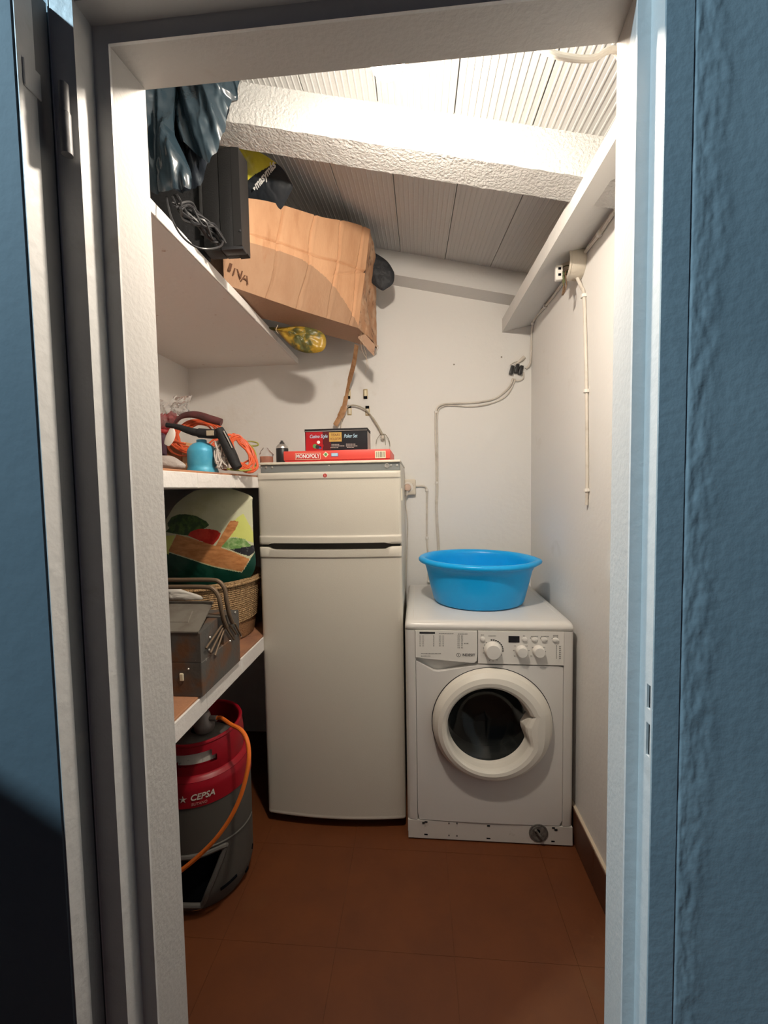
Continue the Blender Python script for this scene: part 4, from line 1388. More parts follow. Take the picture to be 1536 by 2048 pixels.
# black pouch poking out of the box
g = puff(G(), xz([(722, 503), (734, 499), (752, 507), (774, 522), (786, 540), (789, 550), (786, 567), (772, 578), (764, 581), (748, 570), (737, 557), (726, 540)], 1.90), 1.90, 0.022, 0.02, 10, 60, 0.005, 18, 3.0)
o = obj('black_pouch', g, mat('black_cloth', (0.020, 0.022, 0.026), 0.6, bump=(40, 0.5, 3)), None, 60)
tag(o, 'black padded pouch sticking out right of the cardboard box', 'pouch')

# olive and yellow film bag squashed under the box
yq = 1.71
ol = xz([(535, 628), (575, 640), (605, 650), (640, 662), (652, 678), (648, 699), (630, 706), (608, 705), (590, 698), (570, 680), (548, 655)], yq)
ol = [(x, min(z, 1.966)) for x, z in ol]
g = puff(G(), ol, yq, 0.03, 0.03, 12, 70, 0.012, 22, 8.0)
o = obj('film_bag', g, M_OLIVE, None, 60)
tag(o, 'olive and yellow plastic bag squashed under the cardboard box', 'bag')

# yellow and black printed bag on top of the box
yb_of = lambda py: 1.372 + 0.075 * (py - 291) / 123
pxl = [(470, 291), (486, 295), (503, 298), (530, 310), (552, 325), (566, 338), (578, 358), (585, 372), (576, 392), (560, 418), (540, 416), (510, 412), (480, 408), (468, 390)]
outl = [(P(a, b, y=yb_of(b)).x, P(a, b, y=yb_of(b)).z) for a, b in pxl]
za, zb_ = P(500, 298, y=yb_of(298)).z, P(500, 408, y=yb_of(408)).z
ym = 1.372
zc0, zc1 = za, zb_
lean = lambda x, z: 0.004 + 0.067 * (zc0 - z) / (zc0 - zc1)
p1, p2 = P(489, 377, y=yb_of(377)), P(548, 333, y=yb_of(333))


def half(x, z):
    return 1 if (p2.x - p1.x) * (z - p1.z) - (p2.z - p1.z) * (x - p1.x) < 0 else 0


g = puff(G(), outl, ym, 0.020, 0.014, 26, 150, 0.004, 12, 1.0, pick=half, curve=lean)
t = obj('printed_bag', g, [M_YELLOW, M_NAVY], None, 60)
tag(t, 'yellow and black shop bag behind the black screen on the top shelf', 'bag')
pa, pb_ = P(511, 375, y=yb_of(378) - 0.028), P(556, 340, y=yb_of(343) - 0.022)
ang = math.atan2(pb_.z - pa.z, pb_.x - pa.x)
pa2, pb2 = P(513, 377, y=1.415), P(555, 344, y=1.415)
tm = lettering('masymás', 0.026, (pa2 + pb2) / 2, spin(math.atan2(pb2.z - pa2.z, pb2.x - pa2.x)), t, M_WHITEINK, shear=0.2, width=0.092, bold=0.0007)
for v in tm.data.vertices:
    v.co.y += ym + lean(v.co.x, v.co.z) - 0.0215 - 1.415
c = P(509, 377, y=yb_of(379) - 0.028)
obj('print_mark', G().prism([c + Vector((-0.006, 0, 0.001)), c + Vector((0.0005, 0, -0.006)), c + Vector((0.004, 0, 0.003)), c + Vector((-0.001, 0, 0.006))], (0, 0.0004, 0)), M_WHITEINK, t, 0)

# flat screen seen from behind
tx1, ty, tz0, tz1 = P(487, 495, y=1.168).x, 1.168, ZT, P(487, 290, y=1.168).z
t = thing('flat_screen', 'black flat screen seen from behind on the top shelf edge', 'screen', (-0.62, 1.19, ZT))
X = lambda px: P(px, 400, y=ty).x
body = G()
body.rbox(-0.80, X(400), ty + 0.018, ty + 0.055, tz0, tz1, 0.003, 2)
obj('back_shell', body, M_BLACKMAT, t)
obj('back_panel', G().rbox(X(403), X(437) - 0.0008, ty + 0.004, ty + 0.05, tz0 + 0.003, tz1 - 0.002, 0.002, 2), M_TV, t)
obj('back_panel', G().rbox(X(437) + 0.0008, X(465), ty + 0.002, ty + 0.05, tz0 + 0.002, tz1 - 0.001, 0.002, 2), M_TV, t)
g = G()
xa, xb = X(464), tx1
g.hexa([(xa, ty + 0.001, tz0 + 0.010), (xb - 0.002, ty - 0.004, tz0 + 0.008), (xb, ty + 0.048, tz0), (xa, ty + 0.05, tz0)],
       [(xa, ty + 0.001, tz1), (xb - 0.004, ty - 0.004, tz1 - 0.008), (xb, ty + 0.048, tz1 - 0.008), (xa, ty + 0.05, tz1)])
obj('rim', g, M_TVEDGE, t, 0)
g = G().rbox(X(440), xb - 0.001, ty - 0.001, ty + 0.03, tz0, tz0 + 0.010, 0.003, 2)
obj('lower_rim', g, M_BLACK, t)
obj('shiny_edge', G().rbox(X(397), X(403), ty + 0.002, ty + 0.03, tz0 + 0.045, tz1 - 0.07, 0.002, 2), mat('gloss_black', (0.03, 0.03, 0.03), 0.15), t)
c = P(480, 461, y=ty - 0.004)
obj('screw', G().lathe([(0.0035, 0), (0.003, 0.001), (0.001, 0.0015)], c, 10, (0, -1, 0)), M_BLACK, t)
# cables in front of it
g = G()
rng = random.Random(11)
for k in range(16):
    pts = []
    for j in range(5):
        s = j / 4
        px = 352 + 92 * s + rng.uniform(-10, 10)
        py = 405 + 85 * s + rng.uniform(-22, 16)
        yy = 1.03 + 0.12 * s + rng.uniform(-0.012, 0.012)
        p = P(px, py, y=yy)
        p.z = max(p.z, ZT + 0.004)
        pts.append(p)
    g.tube(smooth_path(pts, 6), rng.uniform(0.0025, 0.004), 6)
o = obj('cable_tangle', g, M_BLACK)
tag(o, 'tangle of thin black cables heaped at the foot of the black screen', 'cables')
pts = [P(333, 393, y=0.96), P(336, 410, y=0.955), P(345, 440, y=0.955), P(362, 470, y=0.96), P(388, 492, y=0.97), P(415, 498, y=0.99), P(440, 493, y=1.03), P(446, 484, y=1.06)]
o = obj('hanging_cable', G().tube(smooth_path(pts, 8), 0.0023, 8), M_BLACK)
tag(o, 'single black cable looping down over the top shelf edge', 'cable')

# dark bin bags hanging at the front of the top shelf
t = thing('bin_bag', 'dark teal plastic bin bag heaped at the front of the top shelf', 'bag', (-0.56, 1.0, ZT))


def folds(ax, seed, amp, k1=60, k2=9):
    def f(x, z):
        s = x + ax * z
        return amp * (abs(mnoise.noise(Vector((s * k1, z * k2, seed)))) - 0.3) + amp * 0.7 * mnoise.noise(Vector((s * k1 * 2.3, z * k2 * 1.7, seed + 4)))
    return f


yA = 0.985
outl = xz([(340, 105), (400, 95), (468, 100), (478, 160), (474, 190), (463, 200), (461, 215), (452, 238), (449, 262), (436, 300), (418, 327), (404, 318), (380, 298), (362, 284), (357, 262), (350, 215), (343, 160)], yA)
g = puff(G(), outl, yA, 0.030, 0.03, 40, 220, 0.003, 20, 2.0, curve=folds(0.18, 1.5, 0.022, 26, 4), smooth=False, sharp=3)
obj('fold', g, M_BAG, t, 60)
yB_ = 0.955
outl = xz([(240, 110), (300, 100), (352, 110), (352, 170), (350, 230), (356, 280), (368, 310), (381, 340), (386, 362), (382, 378), (360, 384), (335, 392), (305, 386), (270, 330), (250, 200)], yB_)
g = puff(G(), outl, yB_, 0.035, 0.03, 40, 220, 0.003, 20, 5.0, curve=folds(-0.1, 3.5, 0.026, 28, 5), smooth=False, sharp=3)
obj('fold', g, M_BAG, t, 60)
yC_ = 1.02
outl = xz([(330, 110), (400, 120), (470, 140), (455, 240), (420, 300), (412, 345), (400, 372), (365, 385), (320, 370), (300, 250)], yC_)
g = puff(G(), outl, yC_, 0.02, 0.035, 20, 120, 0.006, 18, 9.0, curve=folds(0.1, 7.5, 0.010), smooth=False, sharp=3)
obj('fold', g, mat('black_bag', (0.012, 0.015, 0.020), 0.25, bump=(18, 0.5, 4)), t, 60, label='blacker fold of the bag behind')

# ------------------------------------------------------------------ middle shelf
def X2(px, py, y):
    return P(px, py, y=y)


# blue gas canister
cy_ = 1.335
cx_ = P(404, 905, y=cy_).x
t = thing('gas_canister', 'small light blue gas canister at the front of the middle shelf', 'canister', (cx_, cy_, ZM))
rr = 0.0455
obj('shell', G().lathe([(rr * 1.10, 0), (rr * 1.12, 0.006), (rr * 1.03, 0.018), (rr * 0.985, 0.024), (rr, 0.03), (rr, 0.072), (rr * 0.97, 0.080), (rr * 0.80, 0.092), (rr * 0.55, 0.101), (rr * 0.35, 0.104)], (cx_, cy_, ZM), 40), M_CANISTER, t, 40)
obj('collar', G().lathe([(0.016, 0.100), (0.016, 0.112), (0.012, 0.114)], (cx_, cy_, ZM), 20), M_CANISTER, t)

# black pistol-grip tool leaning over the canister
yt = 1.315
t = thing('pistol_grip_tool', 'black pistol-grip power tool leaning over the blue canister', 'tool', (P(450, 900, y=yt).x, yt, ZM))
pt_ = lambda l, y=yt: [P(a, b, y=y) for a, b in l]
path = smooth_path(pt_([(333, 850), (345, 852), (360, 855), (374, 860), (392, 865), (410, 867), (428, 868), (440, 866)]), 6)
rad = []
for i in range(len(path)):
    s = i / (len(path) - 1)
    rad.append(0.0075 + (0.0125 - 0.0075) * min(1, max(0, (s - 0.1) / 0.45)) + (0.003 if s > 0.6 else 0))
obj('barrel', G().tube(path, rad, 16, flat=(1, 0.9), up=(0, 0, 1)), M_BLACKMAT, t)
path = smooth_path(pt_([(438, 858), (445, 872), (455, 893), (464, 912), (470, 926), (476, 936)]), 6)
zmin = ZM + 0.004
obj('grip', G().tube([Vector((p.x, p.y, max(p.z, zmin))) for p in path], [0.0165 + 0.004 * math.sin(i / 30 * 3.0) for i in range(len(path))], 14, flat=(0.85, 0.95)), M_BLACKMAT, t)
path = smooth_path(pt_([(447, 862), (456, 879), (464, 896)], yt - 0.0145), 5)
obj('grip_seam', G().tube(path, 0.002, 6), M_GREY, t)
a, b = P(412, 861, y=yt - 0.0165), P(427, 871, y=yt - 0.0165)
obj('rating_plate', G().rbox(a.x, b.x, yt - 0.0168, yt - 0.01, b.z, a.z, 0.001, 1), mat('plate_tan', (0.42, 0.36, 0.26), 0.5), t, 0, label='small pale rating plate')

# maroon curved handle behind it
yt2 = 1.42
path = smooth_path(pt_([(348, 848), (356, 838), (368, 831), (385, 829), (402, 832), (420, 838), (434, 842), (443, 845)], yt2), 6)
n_ = len(path)
o = obj('curved_handle', G().tube(path, [0.004 + 0.010 * math.sin(min(1, i / n_ * 1.15) * math.pi * 0.62) for i in range(n_)], 12, flat=(1, 0.7)), M_MAROON)
tag(o, 'maroon curved handle lying on top of the orange cord', 'handle')


def coil(g, c, ax, ay, loops, r, jitter, rng_, dz=0.0, e=0.75):
    pts = []
    n = loops * 14
    big = [rng_.uniform(0.55, 1.12) for _ in range(loops + 1)]
    for i in range(n):
        a = 2 * math.pi * i / 14 + 0.3
        f = (i % 14) / 14
        k = big[i // 14] * (1 - f) + big[i // 14 + 1] * f + rng_.uniform(-jitter, jitter) * 0.3
        p = Vector(c) + Vector(ax) * (math.cos(a) * k) + Vector(ay) * (math.sin(a) * (k if e else 1)) + Vector((0, 0, dz * i / n)) + Vector((rng_.uniform(-1, 1), rng_.uniform(-1, 1), rng_.uniform(-1, 1))) * 0.004
        p.z = max(p.z, ZM + r + 0.001)
        pts.append(p)
    g.tube(smooth_path(pts, 3), r, 7)
    return pts


rng = random.Random(21)
g = G()
pc_ = P(395, 872, y=1.43)
e1 = coil(g, pc_, (0.085, 0.02, 0.0), (0.0, 0.035, 0.062), 8, 0.0032, 0.20, rng)
pc2 = P(483, 906, y=1.40)
e2 = coil(g, pc2, (0.040, 0.02, -0.03), (-0.015, 0.03, 0.058), 10, 0.0032, 0.28, rng)
g.tube(smooth_path([e1[-1], P(440, 930, y=1.42), P(460, 938, y=1.40), e2[0]], 8), 0.0032, 7)
g.tube(smooth_path([P(345, 905, y=1.36), P(337, 895, y=1.36), P(340, 886, y=1.36), P(352, 884, y=1.36), P(372, 888, y=1.37)], 8), 0.004, 7)
g.tube(smooth_path([P(345, 905, y=1.36), P(360, 911, y=1.36), P(378, 911, y=1.37)], 8), 0.003, 7)
o = obj('extension_cord', g, M_ORANGE)
tag(o, 'orange extension cord coiled on the middle shelf', 'cord')
# grey rope bundle
g = G()
rng = random.Random(8)
for k in range(4):
    pts = []
    for j in range(26):
        a = j * 1.9 + k
        p = P(443 + rng.uniform(-15, 14), 909 + rng.uniform(-28, 28), y=1.325 + rng.uniform(-0.02, 0.02))
        p.z = max(p.z, ZM + 0.004)
        pts.append(p)
    g.tube(smooth_path(pts, 5), 0.0028, 6)
o = obj('grey_rope', g, M_ROPE)
tag(o, 'tangled grey rope between the blue canister and the black grip', 'rope')
g = G()
pts = [P(455, 938, y=1.30), P(470, 940, y=1.33), P(490, 941, y=1.36), P(505, 938, y=1.40), P(513, 930, y=1.43)]
pts = [Vector((p.x, p.y, max(p.z, ZM + 0.004))) for p in pts]
g.tube(smooth_path(pts, 8), 0.0035, 7)
pts = [P(513, 928, y=1.43), P(512, 910, y=1.45), P(505, 895, y=1.45), P(492, 884, y=1.45), P(503, 883, y=1.46), P(515, 886, y=1.46), P(515, 891, y=1.46), P(502, 892, y=1.46)]
g.tube(smooth_path(pts, 8), 0.0026, 7)
o = obj('yellow_green_wire', g, mat('yellow_green', (0.30, 0.29, 0.06), 0.5))
tag(o, 'yellow-green wire along the middle shelf edge by the refrigerator', 'wire')
# brown card block
a, b = P(338, 886, y=1.41), P(372, 912, y=1.41)
t = thing('card_block', 'small brown card box behind the blue canister', 'box', ((a.x + b.x) / 2, 1.44, ZM))
xm = P(363, 900, y=1.41).x
obj('box', G().rbox(a.x - 0.02, xm, 1.41, 1.47, ZM, a.z, 0.002, 1), M_BRICK, t, 0)
obj('end_panel', G().rbox(xm, b.x, 1.411, 1.47, ZM, a.z + 0.002, 0.002, 1), M_BRICKL, t, 0)
# pale paddle-like strip
path = smooth_path(pt_([(344, 857), (343, 868), (338, 880), (333, 890)], 1.29), 6)
o = obj('white_paddle', G().tube(path, [0.004 + 0.011 * math.sin(0.25 + 2.6 * i / len(path)) for i in range(len(path))], 12, flat=(0.35, 1), up=(0, 1, 0)), M_PAPER)
tag(o, 'pale plastic paddle hanging left of the orange cord', 'paddle')
# clear bag of red stuff at the far left
t = thing('clear_bag', 'crumpled clear plastic bag with red contents on the middle shelf', 'bag', (P(335, 845, y=1.45).x, 1.45, ZM))
g = puff(G(), xz([(300, 835), (330, 828), (345, 824), (356, 832), (352, 850), (340, 868), (300, 880)], 1.46), 1.46, 0.03, 0.03, 10, 50, 0.012, 26, 2.0)
obj('red_contents', g, M_REDCLOTH, t, 60)
g = puff(G(), xz([(300, 805), (325, 800), (345, 812), (352, 790), (358, 806), (372, 792), (385, 792), (372, 812), (380, 823), (366, 834), (345, 852), (300, 860)], 1.44), 1.44, 0.03, 0.03, 12, 70, 0.02, 26, 6.0)
obj('film', g, M_CLEAR, t, 60)
g = puff(G(), xz([(280, 866), (326, 866), (332, 880), (334, 912), (330, 935), (280, 937)], 1.40), 1.40, 0.02, 0.02, 8, 40, 0.006, 20, 4.0)
o = obj('purple_bag', g, M_PURPLE, None, 60)
tag(o, 'dark purple bag at the far left of the middle shelf', 'bag')
yg = 1.27
ol = xz([(270, 914), (330, 911), (346, 913), (360, 921), (372, 931), (365, 938), (330, 940), (270, 940)], yg)
g = puff(G(), [(x, max(z, ZM + 0.001)) for x, z in ol], yg, 0.03, 0.03, 10, 50, 0.006, 30, 4.0)
o = obj('grey_film', g, M_GREYFILM, None, 60)
tag(o, 'crumpled grey plastic film lying at the left of the middle shelf edge', 'film')

# ------------------------------------------------------------------ lowest shelf
# straw basket
bc_ = Vector((-0.848, 1.56, ZL))
t = thing('straw_basket', 'woven straw basket behind the toolbox', 'basket', bc_)
prof = []
H_ = 0.235
rows = 20
for i in range(rows):
    z = 0.004 + H_ * 0.28 + (H_ * 0.72 - 0.012) * i / rows
    r0 = 0.192 + 0.030 * (z / H_)
    dzr = (H_ * 0.72 - 0.012) / rows
    prof += [(r0 - 0.002, z), (r0 + 0.0022, z + dzr * 0.3), (r0 + 0.0022, z + dzr * 0.7)]
r1 = 0.222
prof += [(r1 + 0.003, H_ - 0.012), (r1 + 0.007, H_ - 0.006), (r1 + 0.004, H_), (r1 - 0.004, H_), (r1 - 0.008, H_ - 0.02), (0.185, 0.07), (0.18, 0.02), (0.0, 0.016)]


def basket_wave(g):
    for v in g.v:
        d = v - bc_
        a = math.atan2(d.y, d.x)
        rr_ = math.hypot(d.x, d.y)
        if rr_ > 0.19:
            k = 1 + 0.006 * math.sin(a * 70 + d.z * 900)
            v.x, v.y = bc_.x + d.x * k, bc_.y + d.y * k
    return g


obj('woven_side', basket_wave(G().lathe(prof, bc_, 140, closed=False)), M_STRAW, t, 60)
obj('base', G().lathe([(0.17, 0), (0.188, 0.004), (0.193, 0.03), (0.196, H_ * 0.28 + 0.004), (0.180, H_ * 0.28 + 0.004)], bc_, 72), M_STRAWDARK, t, 50)
path = [bc_ + Vector((0.228 * math.cos(a), 0.228 * math.sin(a), H_ - 0.014)) for a in [2 * math.pi * k / 60 for k in range(61)]]
obj('rim_braid', G().tube(path, 0.005, 8), M_STRAW, t)

# big printed plastic sack standing in the basket
ybg = 1.50
cxz = lambda px, py: (P(px, py, y=1.44).x, P(px, py, y=1.44).z)
regions = []


def reg(mi, pts):
    regions.append((mi, [cxz(*p) for p in pts]))


reg(1, [(334, 1070), (365, 1068), (352, 1105), (334, 1098)])
reg(1, [(478, 1038), (491, 1026), (505, 1060), (515, 1090), (500, 1082), (480, 1072), (466, 1072)])
reg(3, [(340, 1047), (348, 1034), (365, 1028), (382, 1027), (405, 1030), (425, 1040), (432, 1048), (424, 1054), (405, 1060), (392, 1068), (372, 1066), (341, 1062), (348, 1055)])
reg(5, [(391, 1068), (397, 1060), (412, 1055), (430, 1055), (447, 1058), (454, 1064), (450, 1074), (440, 1086), (428, 1083), (410, 1076)])
reg(4, [(452, 1090), (462, 1078), (472, 1073), (482, 1074), (494, 1077), (500, 1086), (506, 1092), (495, 1096), (480, 1098), (465, 1093)])
reg(7, [(470, 1096), (485, 1094), (500, 1092), (512, 1090), (509, 1104), (502, 1111), (490, 1106)])
reg(6, [(470, 1040), (479, 1040), (484, 1043), (478, 1058), (466, 1076), (452, 1094), (444, 1089), (456, 1066)])
reg(6, [(368, 1066), (390, 1071), (420, 1080), (450, 1090), (480, 1103), (502, 1117), (497, 1128), (489, 1141), (470, 1135), (440, 1127), (400, 1113), (352, 1099)])
gl = [cxz(*p) for p in ((300, 1088), (334, 1098), (352, 1101), (400, 1115), (440, 1129), (489, 1143), (498, 1128), (508, 1108), (516, 1092), (560, 1080))]


def inside(x, z, poly):
    r = False
    for (x1, z1), (x2, z2) in zip(poly, poly[1:] + poly[:1]):
        if (z1 > z) != (z2 > z) and x < (x2 - x1) * (z - z1) / (z2 - z1) + x1:
            r = not r
    return r


def print_at(x, z):
    for mi, poly in regions[::-1]:
        if inside(x, z, poly):
            return mi
    for (x1, z1), (x2, z2) in zip(gl, gl[1:]):
        if x1 <= x < x2:
            if z < z1 + (z2 - z1) * (x - x1) / (x2 - x1):
                return 2
    return 0


outl = xz([(290, 1080), (330, 1040), (352, 1008), (385, 984), (415, 977), (450, 976), (480, 983), (505, 994), (514, 1008), (518, 1080), (514, 1140), (490, 1190), (430, 1212), (340, 1205), (285, 1160)], ybg)
outl = [(min(x, -0.612), z) if z > 1.0 else (min(max(x, -0.98), -0.70), z) for x, z in outl]
g = puff(G(), outl, ybg, 0.055, 0.06, 100, 420, 0.002, 10, 1.0, pick=lambda x, z: print_at(x * 1.44 / ybg * 1.0, (z - CAM_H) * 1.44 / ybg + CAM_H), sharp=3.0)
o = obj('plastic_sack', g, [M_BAGCREAM, M_BAGYELLOW, M_BAGGREEN, M_LEAFDARK, M_LEAF, M_TOMATO, M_CRATE, M_PRINTBLACK], None, 60)
tag(o, 'big plastic sack printed with vegetables standing in the straw basket', 'sack')

# cantilever toolbox, end face to the right
tx, ty0, ty1 = -0.590, 1.062, 1.305
t = thing('toolbox', 'rusty dark metal cantilever toolbox with raised twin handles', 'toolbox', (-0.8, 1.18, ZL))
Z0 = ZL
zmid, ztop = 0.838, 0.918
obj('body', G().rbox(-1.0, tx, ty0, ty1, Z0, zmid, 0.002, 1), M_STEEL, t, 0)
ym_ = (ty0 + ty1) / 2
g = G()
g.prism([(-1.0, ty0, zmid + 0.001), (-1.0, ty0, ztop), (-1.0, ym_ - 0.022, ztop + 0.012), (-1.0, ym_ - 0.022, zmid + 0.001)], (1.0 + tx - 0.001, 0, 0))
u1 = obj('upper_tray', g, M_STEEL, t, 0)
g = G()
g.prism([(-1.0, ym_ + 0.012, zmid + 0.001), (-1.0, ym_ + 0.012, ztop + 0.004), (-1.0, ty1, ztop - 0.006), (-1.0, ty1, zmid + 0.001)], (1.0 + tx - 0.001, 0, 0))
obj('upper_tray', g, M_STEEL, t, 0)
g = G()
g.hexa([(-1.0, ty0 - 0.002, ztop + 0.002), (tx - 0.004, ty0 - 0.002, ztop + 0.002), (tx - 0.022, ym_ + 0.00, ztop + 0.052), (-1.0, ym_ + 0.0, ztop + 0.052)],
       [(-1.0, ty0 - 0.002, ztop + 0.006), (tx - 0.004, ty0 - 0.002, ztop + 0.006), (tx - 0.022, ym_ + 0.00, ztop + 0.056), (-1.0, ym_ + 0.0, ztop + 0.056)])
ld_ = obj('lid', g, M_STEELTOP, t, 0)
g = G().hexa([(-0.97, ty0 + 0.03, ztop + 0.019), (tx - 0.05, ty0 + 0.03, ztop + 0.019), (tx - 0.06, ty0 + 0.075, ztop + 0.038), (-0.97, ty0 + 0.075, ztop + 0.038)],
             [(-0.97, ty0 + 0.033, ztop + 0.0225), (tx - 0.053, ty0 + 0.033, ztop + 0.0225), (tx - 0.063, ty0 + 0.073, ztop + 0.0395), (-0.97, ty0 + 0.073, ztop + 0.0395)])
obj('raised_panel', g, M_STEELTOP, ld_, 0)
# linkage bars on the end face
xb_ = tx + 0.006
E_ = lambda px, py: P(px, py, x=xb_)
for a, b in (((444, 1250), (412, 1297)), ((447, 1253), (421, 1306)), ((449, 1257), (430, 1311)), ((452, 1254), (468, 1279)), ((460, 1250), (472, 1268)), ((470, 1247), (482, 1271))):
    pa_, pb2 = E_(*a), E_(*b)
    obj('linkage_bar', G().tube([pa_, pb2], 0.0030, 8), M_HANDLE, t)
for px, py in ((460, 1282), (420, 1275), (470, 1225), (418, 1300), (482, 1272)):
    obj('rivet', G().lathe([(0.004, 0), (0.003, 0.002), (0.0005, 0.003)], P(px, py, x=tx), 10, (1, 0, 0)), M_SCREW, t)
for yh, zoff in ((1.160, 0.0), (1.200, 0.012)):
    zb_ = E_(452, 1252).z
    zt_ = 1.022 + zoff
    xh = tx + 0.012
    pts = [(xh, yh + 0.03, zb_), (xh, yh + 0.012, zb_ + 0.03), (xh - 0.002, yh, zb_ + 0.08), (xh - 0.006, yh, zt_ - 0.028), (xh - 0.022, yh, zt_ - 0.006), (xh - 0.05, yh, zt_), (xh - 0.15, yh, zt_), (xh - 0.30, yh, zt_), (-0.965, yh, zt_ - 0.006), (-0.985, yh, zt_ - 0.03), (-0.988, yh, ztop + 0.03)]
    obj('carry_handle', G().tube(smooth_path(pts, 8), 0.0065, 10), M_HANDLE, t)
c = P(364, 1353, y=ty0)
obj('latch', G().rbox(c.x - 0.006, c.x + 0.006, ty0 - 0.004, ty0, c.z - 0.012, c.z + 0.010, 0.002, 1), M_CREAM, t, 0, label='small pale latch')
c = P(377, 1338, y=ty0)
obj('rivet', G().lathe([(0.003, 0), (0.002, 0.002), (0.0005, 0.0025)], c, 10, (0, -1, 0)), M_SCREW, t)

# white crumpled sheet behind the lid
yw = 1.325
ol = xz([(290, 1168), (340, 1172), (375, 1183), (402, 1192), (400, 1200), (340, 1200), (290, 1200)], yw)
g = puff(G(), ol, yw, 0.012, 0.012, 8, 50, 0.006, 24, 3.0)
o = obj('white_sheet', g, M_PAPER, None, 60)
tag(o, 'crumpled white plastic sheet between the toolbox and the basket', 'sheet')

# ------------------------------------------------------------------ butane bottle under the lowest shelf
gc = Vector((-0.735, 1.300, 0.0))
GR = 0.154
t = thing('gas_bottle', 'grey and red butane gas bottle on the floor under the shelves', 'gas bottle', gc)
lo_h = lambda a: 0.352      # wavy border between grey and red


def band(g, prof_fn, seg=96, skip=None, mi=0, n=12):
    vs, fs = [], []
    for i in range(n + 1):
        for k in range(seg):
            a = 2 * math.pi * k / seg
            r, h = prof_fn(a, i / n)
            vs.append(gc + Vector((r * math.cos(a), r * math.sin(a), h)))
    for i in range(n):
        for k in range(seg):
            k2 = (k + 1) % seg
            if skip and skip(2 * math.pi * (k + .5) / seg, (i + .5) / n):
                continue
            fs.append((i * seg + k, i * seg + k2, (i + 1) * seg + k2, (i + 1) * seg + k))
    return g.add(vs, fs, mi)


def foot_r(h):
    return GR - 0.022 * max(0.0, (0.09 - h) / 0.09) ** 1.8


def grip_hole(a, h):
    """the hand opening in the grey foot of the bottle, facing the door"""
    d = math.degrees((a + math.pi) % (2 * math.pi) - math.pi)
    return -110 < d < -41 - (0.192 - h) * 155 and 0.035 < h < 0.192


NB = 40
obj('jacket', band(G(), lambda a, s: (foot_r(0.30 * s) + 0.0, 0.004 + 0.21 * s), 160, lambda a, s: grip_hole(a, 0.004 + 0.21 * s), 0, NB), M_GASGREY, t, 40, double=True)
obj('jacket_upper', band(G(), lambda a, s: (GR + 0.0005 - 0.0 * s, 0.214 + (lo_h(a) - 0.214) * s), 120, None, 0, 6), M_GASGREY, t, 40)
obj('inner_shell', band(G(), lambda a, s: ((0.125, 0.02 + 0.44 * s)), 48, None, 0, 2), M_DARKHOLE, t, 40)
obj('base_plate', G().lathe([(0.118, 0.0), (0.126, 0.004), (0.120, 0.02)], gc, 64), M_GASGREY, t, 40)
# pale rim of the hand opening
pts = []
for a_, h in ((-98, 0.196), (-70, 0.198), (-42, 0.196), (-40, 0.186), (-50, 0.130), (-60, 0.075), (-67, 0.030), (-74, 0.030), (-98, 0.032)):
    r = foot_r(h) + 0.001
    pts.append(gc + Vector((r * math.cos(math.radians(a_)), r * math.sin(math.radians(a_)), h)))
obj('grip_rim', G().tube(smooth_path(pts, 6), 0.008, 8), M_GASLIGHT, t)
# raised swoosh and slots on the jacket
pts = []
for k in range(14):
    s = k / 13
    a_ = math.radians(-58 + 70 * s)
    h = 0.214 - 0.016 * s
    pts.append(gc + Vector(((GR + 0.0005) * math.cos(a_), (GR + 0.0005) * math.sin(a_), h)))
obj('jacket_rib', G().tube(pts, 0.003, 8), M_GASLIGHT, t)
for a0, a1, h0, h1 in ((-46.5, -26, 0.061, 0.067), (-9, -3, 0.036, 0.038), (8, 12, 0.076, 0.085)):
    pts = []
    for k in range(6):
        s = k / 5
        a_ = math.radians(a0 + (a1 - a0) * s)
        h = h0 + (h1 - h0) * s
        r = foot_r(h * 1.42) + 0.0008
        pts.append(gc + Vector((r * math.cos(a_), r * math.sin(a_), h)))
    obj('jacket_slot', G().tube(pts, 0.0055, 8, flat=(1, 0.35), up=(0, 0, 1)), M_DARKHOLE, t)


# red shroud: skirt, step and collar with a hand hole
def skirt(a, s):
    h = lo_h(a) + (0.425 - lo_h(a)) * s
    return GR + 0.003 - 0.012 * max(0.0, s - 0.75) * 2, h


rs_ = obj('red_skirt', band(G(), skirt, 96, None, 0, 10), M_GASRED, t, 40)
obj('red_shoulder', band(G(), lambda a, s: ((GR - 0.004) * (1 - s) + 0.132 * s, 0.425 + 0.012 * math.sin(s * math.pi / 2)), 96, None, 0, 6), M_GASRED, t, 50)


def collar_hole(a, s):
    d = math.degrees((a + math.pi) % (2 * math.pi) - math.pi)
    return -92 < d < -42 and 0.36 < s < 0.74 - (0.18 if d > -47 else 0)


obj('red_collar', band(G(), lambda a, s: (0.134 - 0.004 * s + 0.004 * math.sin(s * 3.1), 0.434 + (0.098 + 0.006 * math.sin(a + 0.3)) * s), 120, collar_hole, 0, 20), M_GASRED, t, 40, double=True)
obj('red_collar_lining', band(G(), lambda a, s: (0.126 - 0.004 * s, 0.434 + (0.098 + 0.006 * math.sin(a + 0.3)) * s), 120, collar_hole, 0, 20), M_GASRED, t, 40, double=True)
obj('collar_edge', G().tube([gc + Vector((0.127 * math.cos(a), 0.127 * math.sin(a), 0.532 + 0.006 * math.sin(a + 0.3))) for a in [2 * math.pi * k / 72 for k in range(73)]], 0.006, 8), M_GASRED, t)
obj('bottle_shoulder', G().lathe([(0.124, 0.44), (0.115, 0.462), (0.08, 0.488), (0.04, 0.503), (0.03, 0.509)], gc, 48, closed=False), M_GASLIGHT, t, 50)


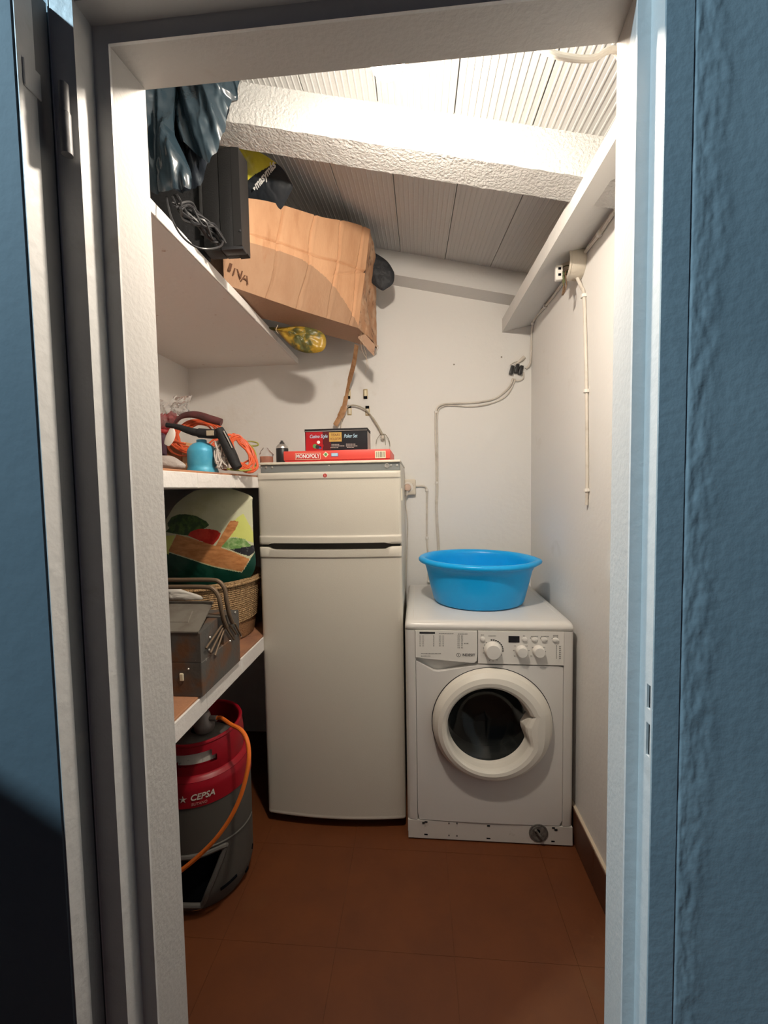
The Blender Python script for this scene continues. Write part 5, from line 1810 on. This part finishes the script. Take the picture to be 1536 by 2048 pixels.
def sticker(a0, a1, r0, r1, h0, h1):
    g_ = G()
    g_.grid(12, 3, lambda u, v: gc + Vector(((r0 + (r1 - r0) * v) * math.cos(math.radians(a0 + (a1 - a0) * u)), (r0 + (r1 - r0) * v) * math.sin(math.radians(a0 + (a1 - a0) * u)), h0 + (h1 - h0) * v)))
    return g_


obj('sticker', sticker(-100, -36, 0.1245, 0.1235, 0.462, 0.512), M_STICKER, t, 0, double=True)
obj('sticker', sticker(-50, 20, 0.112, 0.085, 0.468, 0.490), M_STICKER, t, 0, double=True)
# bottle lettering, curved around the skirt
curved = []


def wrap_text(body, a_mid, h_mid, size, width, material, shear, tilt):
    o_ = lettering(body, size, Vector((0, 0, 0)) + OFF[t.name] * 0, Matrix.Identity(3), t, material, shear=shear, width=width, bold=0.0004)
    off = OFF[t.name]
    for v in o_.data.vertices:
        p_ = v.co + off
        a_ = a_mid + p_.x / GR
        r = GR + 0.0042 + p_.z
        h = h_mid + p_.y + tilt * p_.x
        v.co = gc + Vector((r * math.cos(a_), r * math.sin(a_), h)) - off
    return o_


wrap_text('CEPSA', math.radians(-61.5), 0.3835, 0.026, 0.066, M_STICKER, 0.25, 0.0)
wrap_text('BUTANO', math.radians(-65), 0.363, 0.011, 0.044, M_PALEINK, 0.15, 0.0)
st = G()
a_c, h_c = math.radians(-81.5), 0.3815
loop = []
for k in range(10):
    an = math.pi / 2 + k * math.pi / 5
    rr_ = 0.0125 if k % 2 == 0 else 0.0042
    aa, hh = a_c + rr_ * math.cos(an) / GR, h_c + rr_ * math.sin(an)
    loop.append(gc + Vector(((GR + 0.0038) * math.cos(aa), (GR + 0.0038) * math.sin(aa), hh)))
ctr = gc + Vector(((GR + 0.0042) * math.cos(a_c), (GR + 0.0042) * math.sin(a_c), h_c))
st.add(loop + [ctr], [(i, (i + 1) % 10, 10) for i in range(10)])
obj('star_emblem', st, M_STICKER, t, 0, double=True)
# regulator on the valve
rg = P(409, 1458, y=1.29)
t2 = thing('gas_regulator', 'grey gas regulator on the valve of the butane bottle', 'regulator', (rg.x, 1.29, 0.512))
obj('body', G().lathe([(0.028, 0.0), (0.032, 0.008), (0.032, 0.024), (0.024, 0.034), (0.020, 0.052), (0.016, 0.062), (0.004, 0.064)], (rg.x, 1.29, 0.511), 28), M_REG, t2, 40)
obj('outlet', G().tube([(rg.x + 0.018, 1.29, 0.551), (rg.x + 0.045, 1.288, 0.553)], 0.009, 14), M_REG, t2)
# orange hose
r2 = GR + 0.016
pts = [(rg.x + 0.040, 1.288, 0.553), (rg.x + 0.062, 1.285, 0.556)]
pts += [P(462, 1449, y=1.235), P(482, 1460, y=1.20), P(494, 1480, y=1.175), P(498, 1510, y=1.155), P(494, 1545, y=1.142), P(482, 1590, y=1.130), P(463, 1632, y=1.120), P(436, 1672, y=1.112), P(405, 1705, y=1.112), P(366, 1738, y=1.112), P(325, 1765, y=1.12), P(290, 1790, y=1.14)]
o = obj('gas_hose', G().tube(smooth_path(pts, 8), 0.0062, 10), M_HOSE)
tag(o, 'orange rubber gas hose curving down across the butane bottle', 'hose')
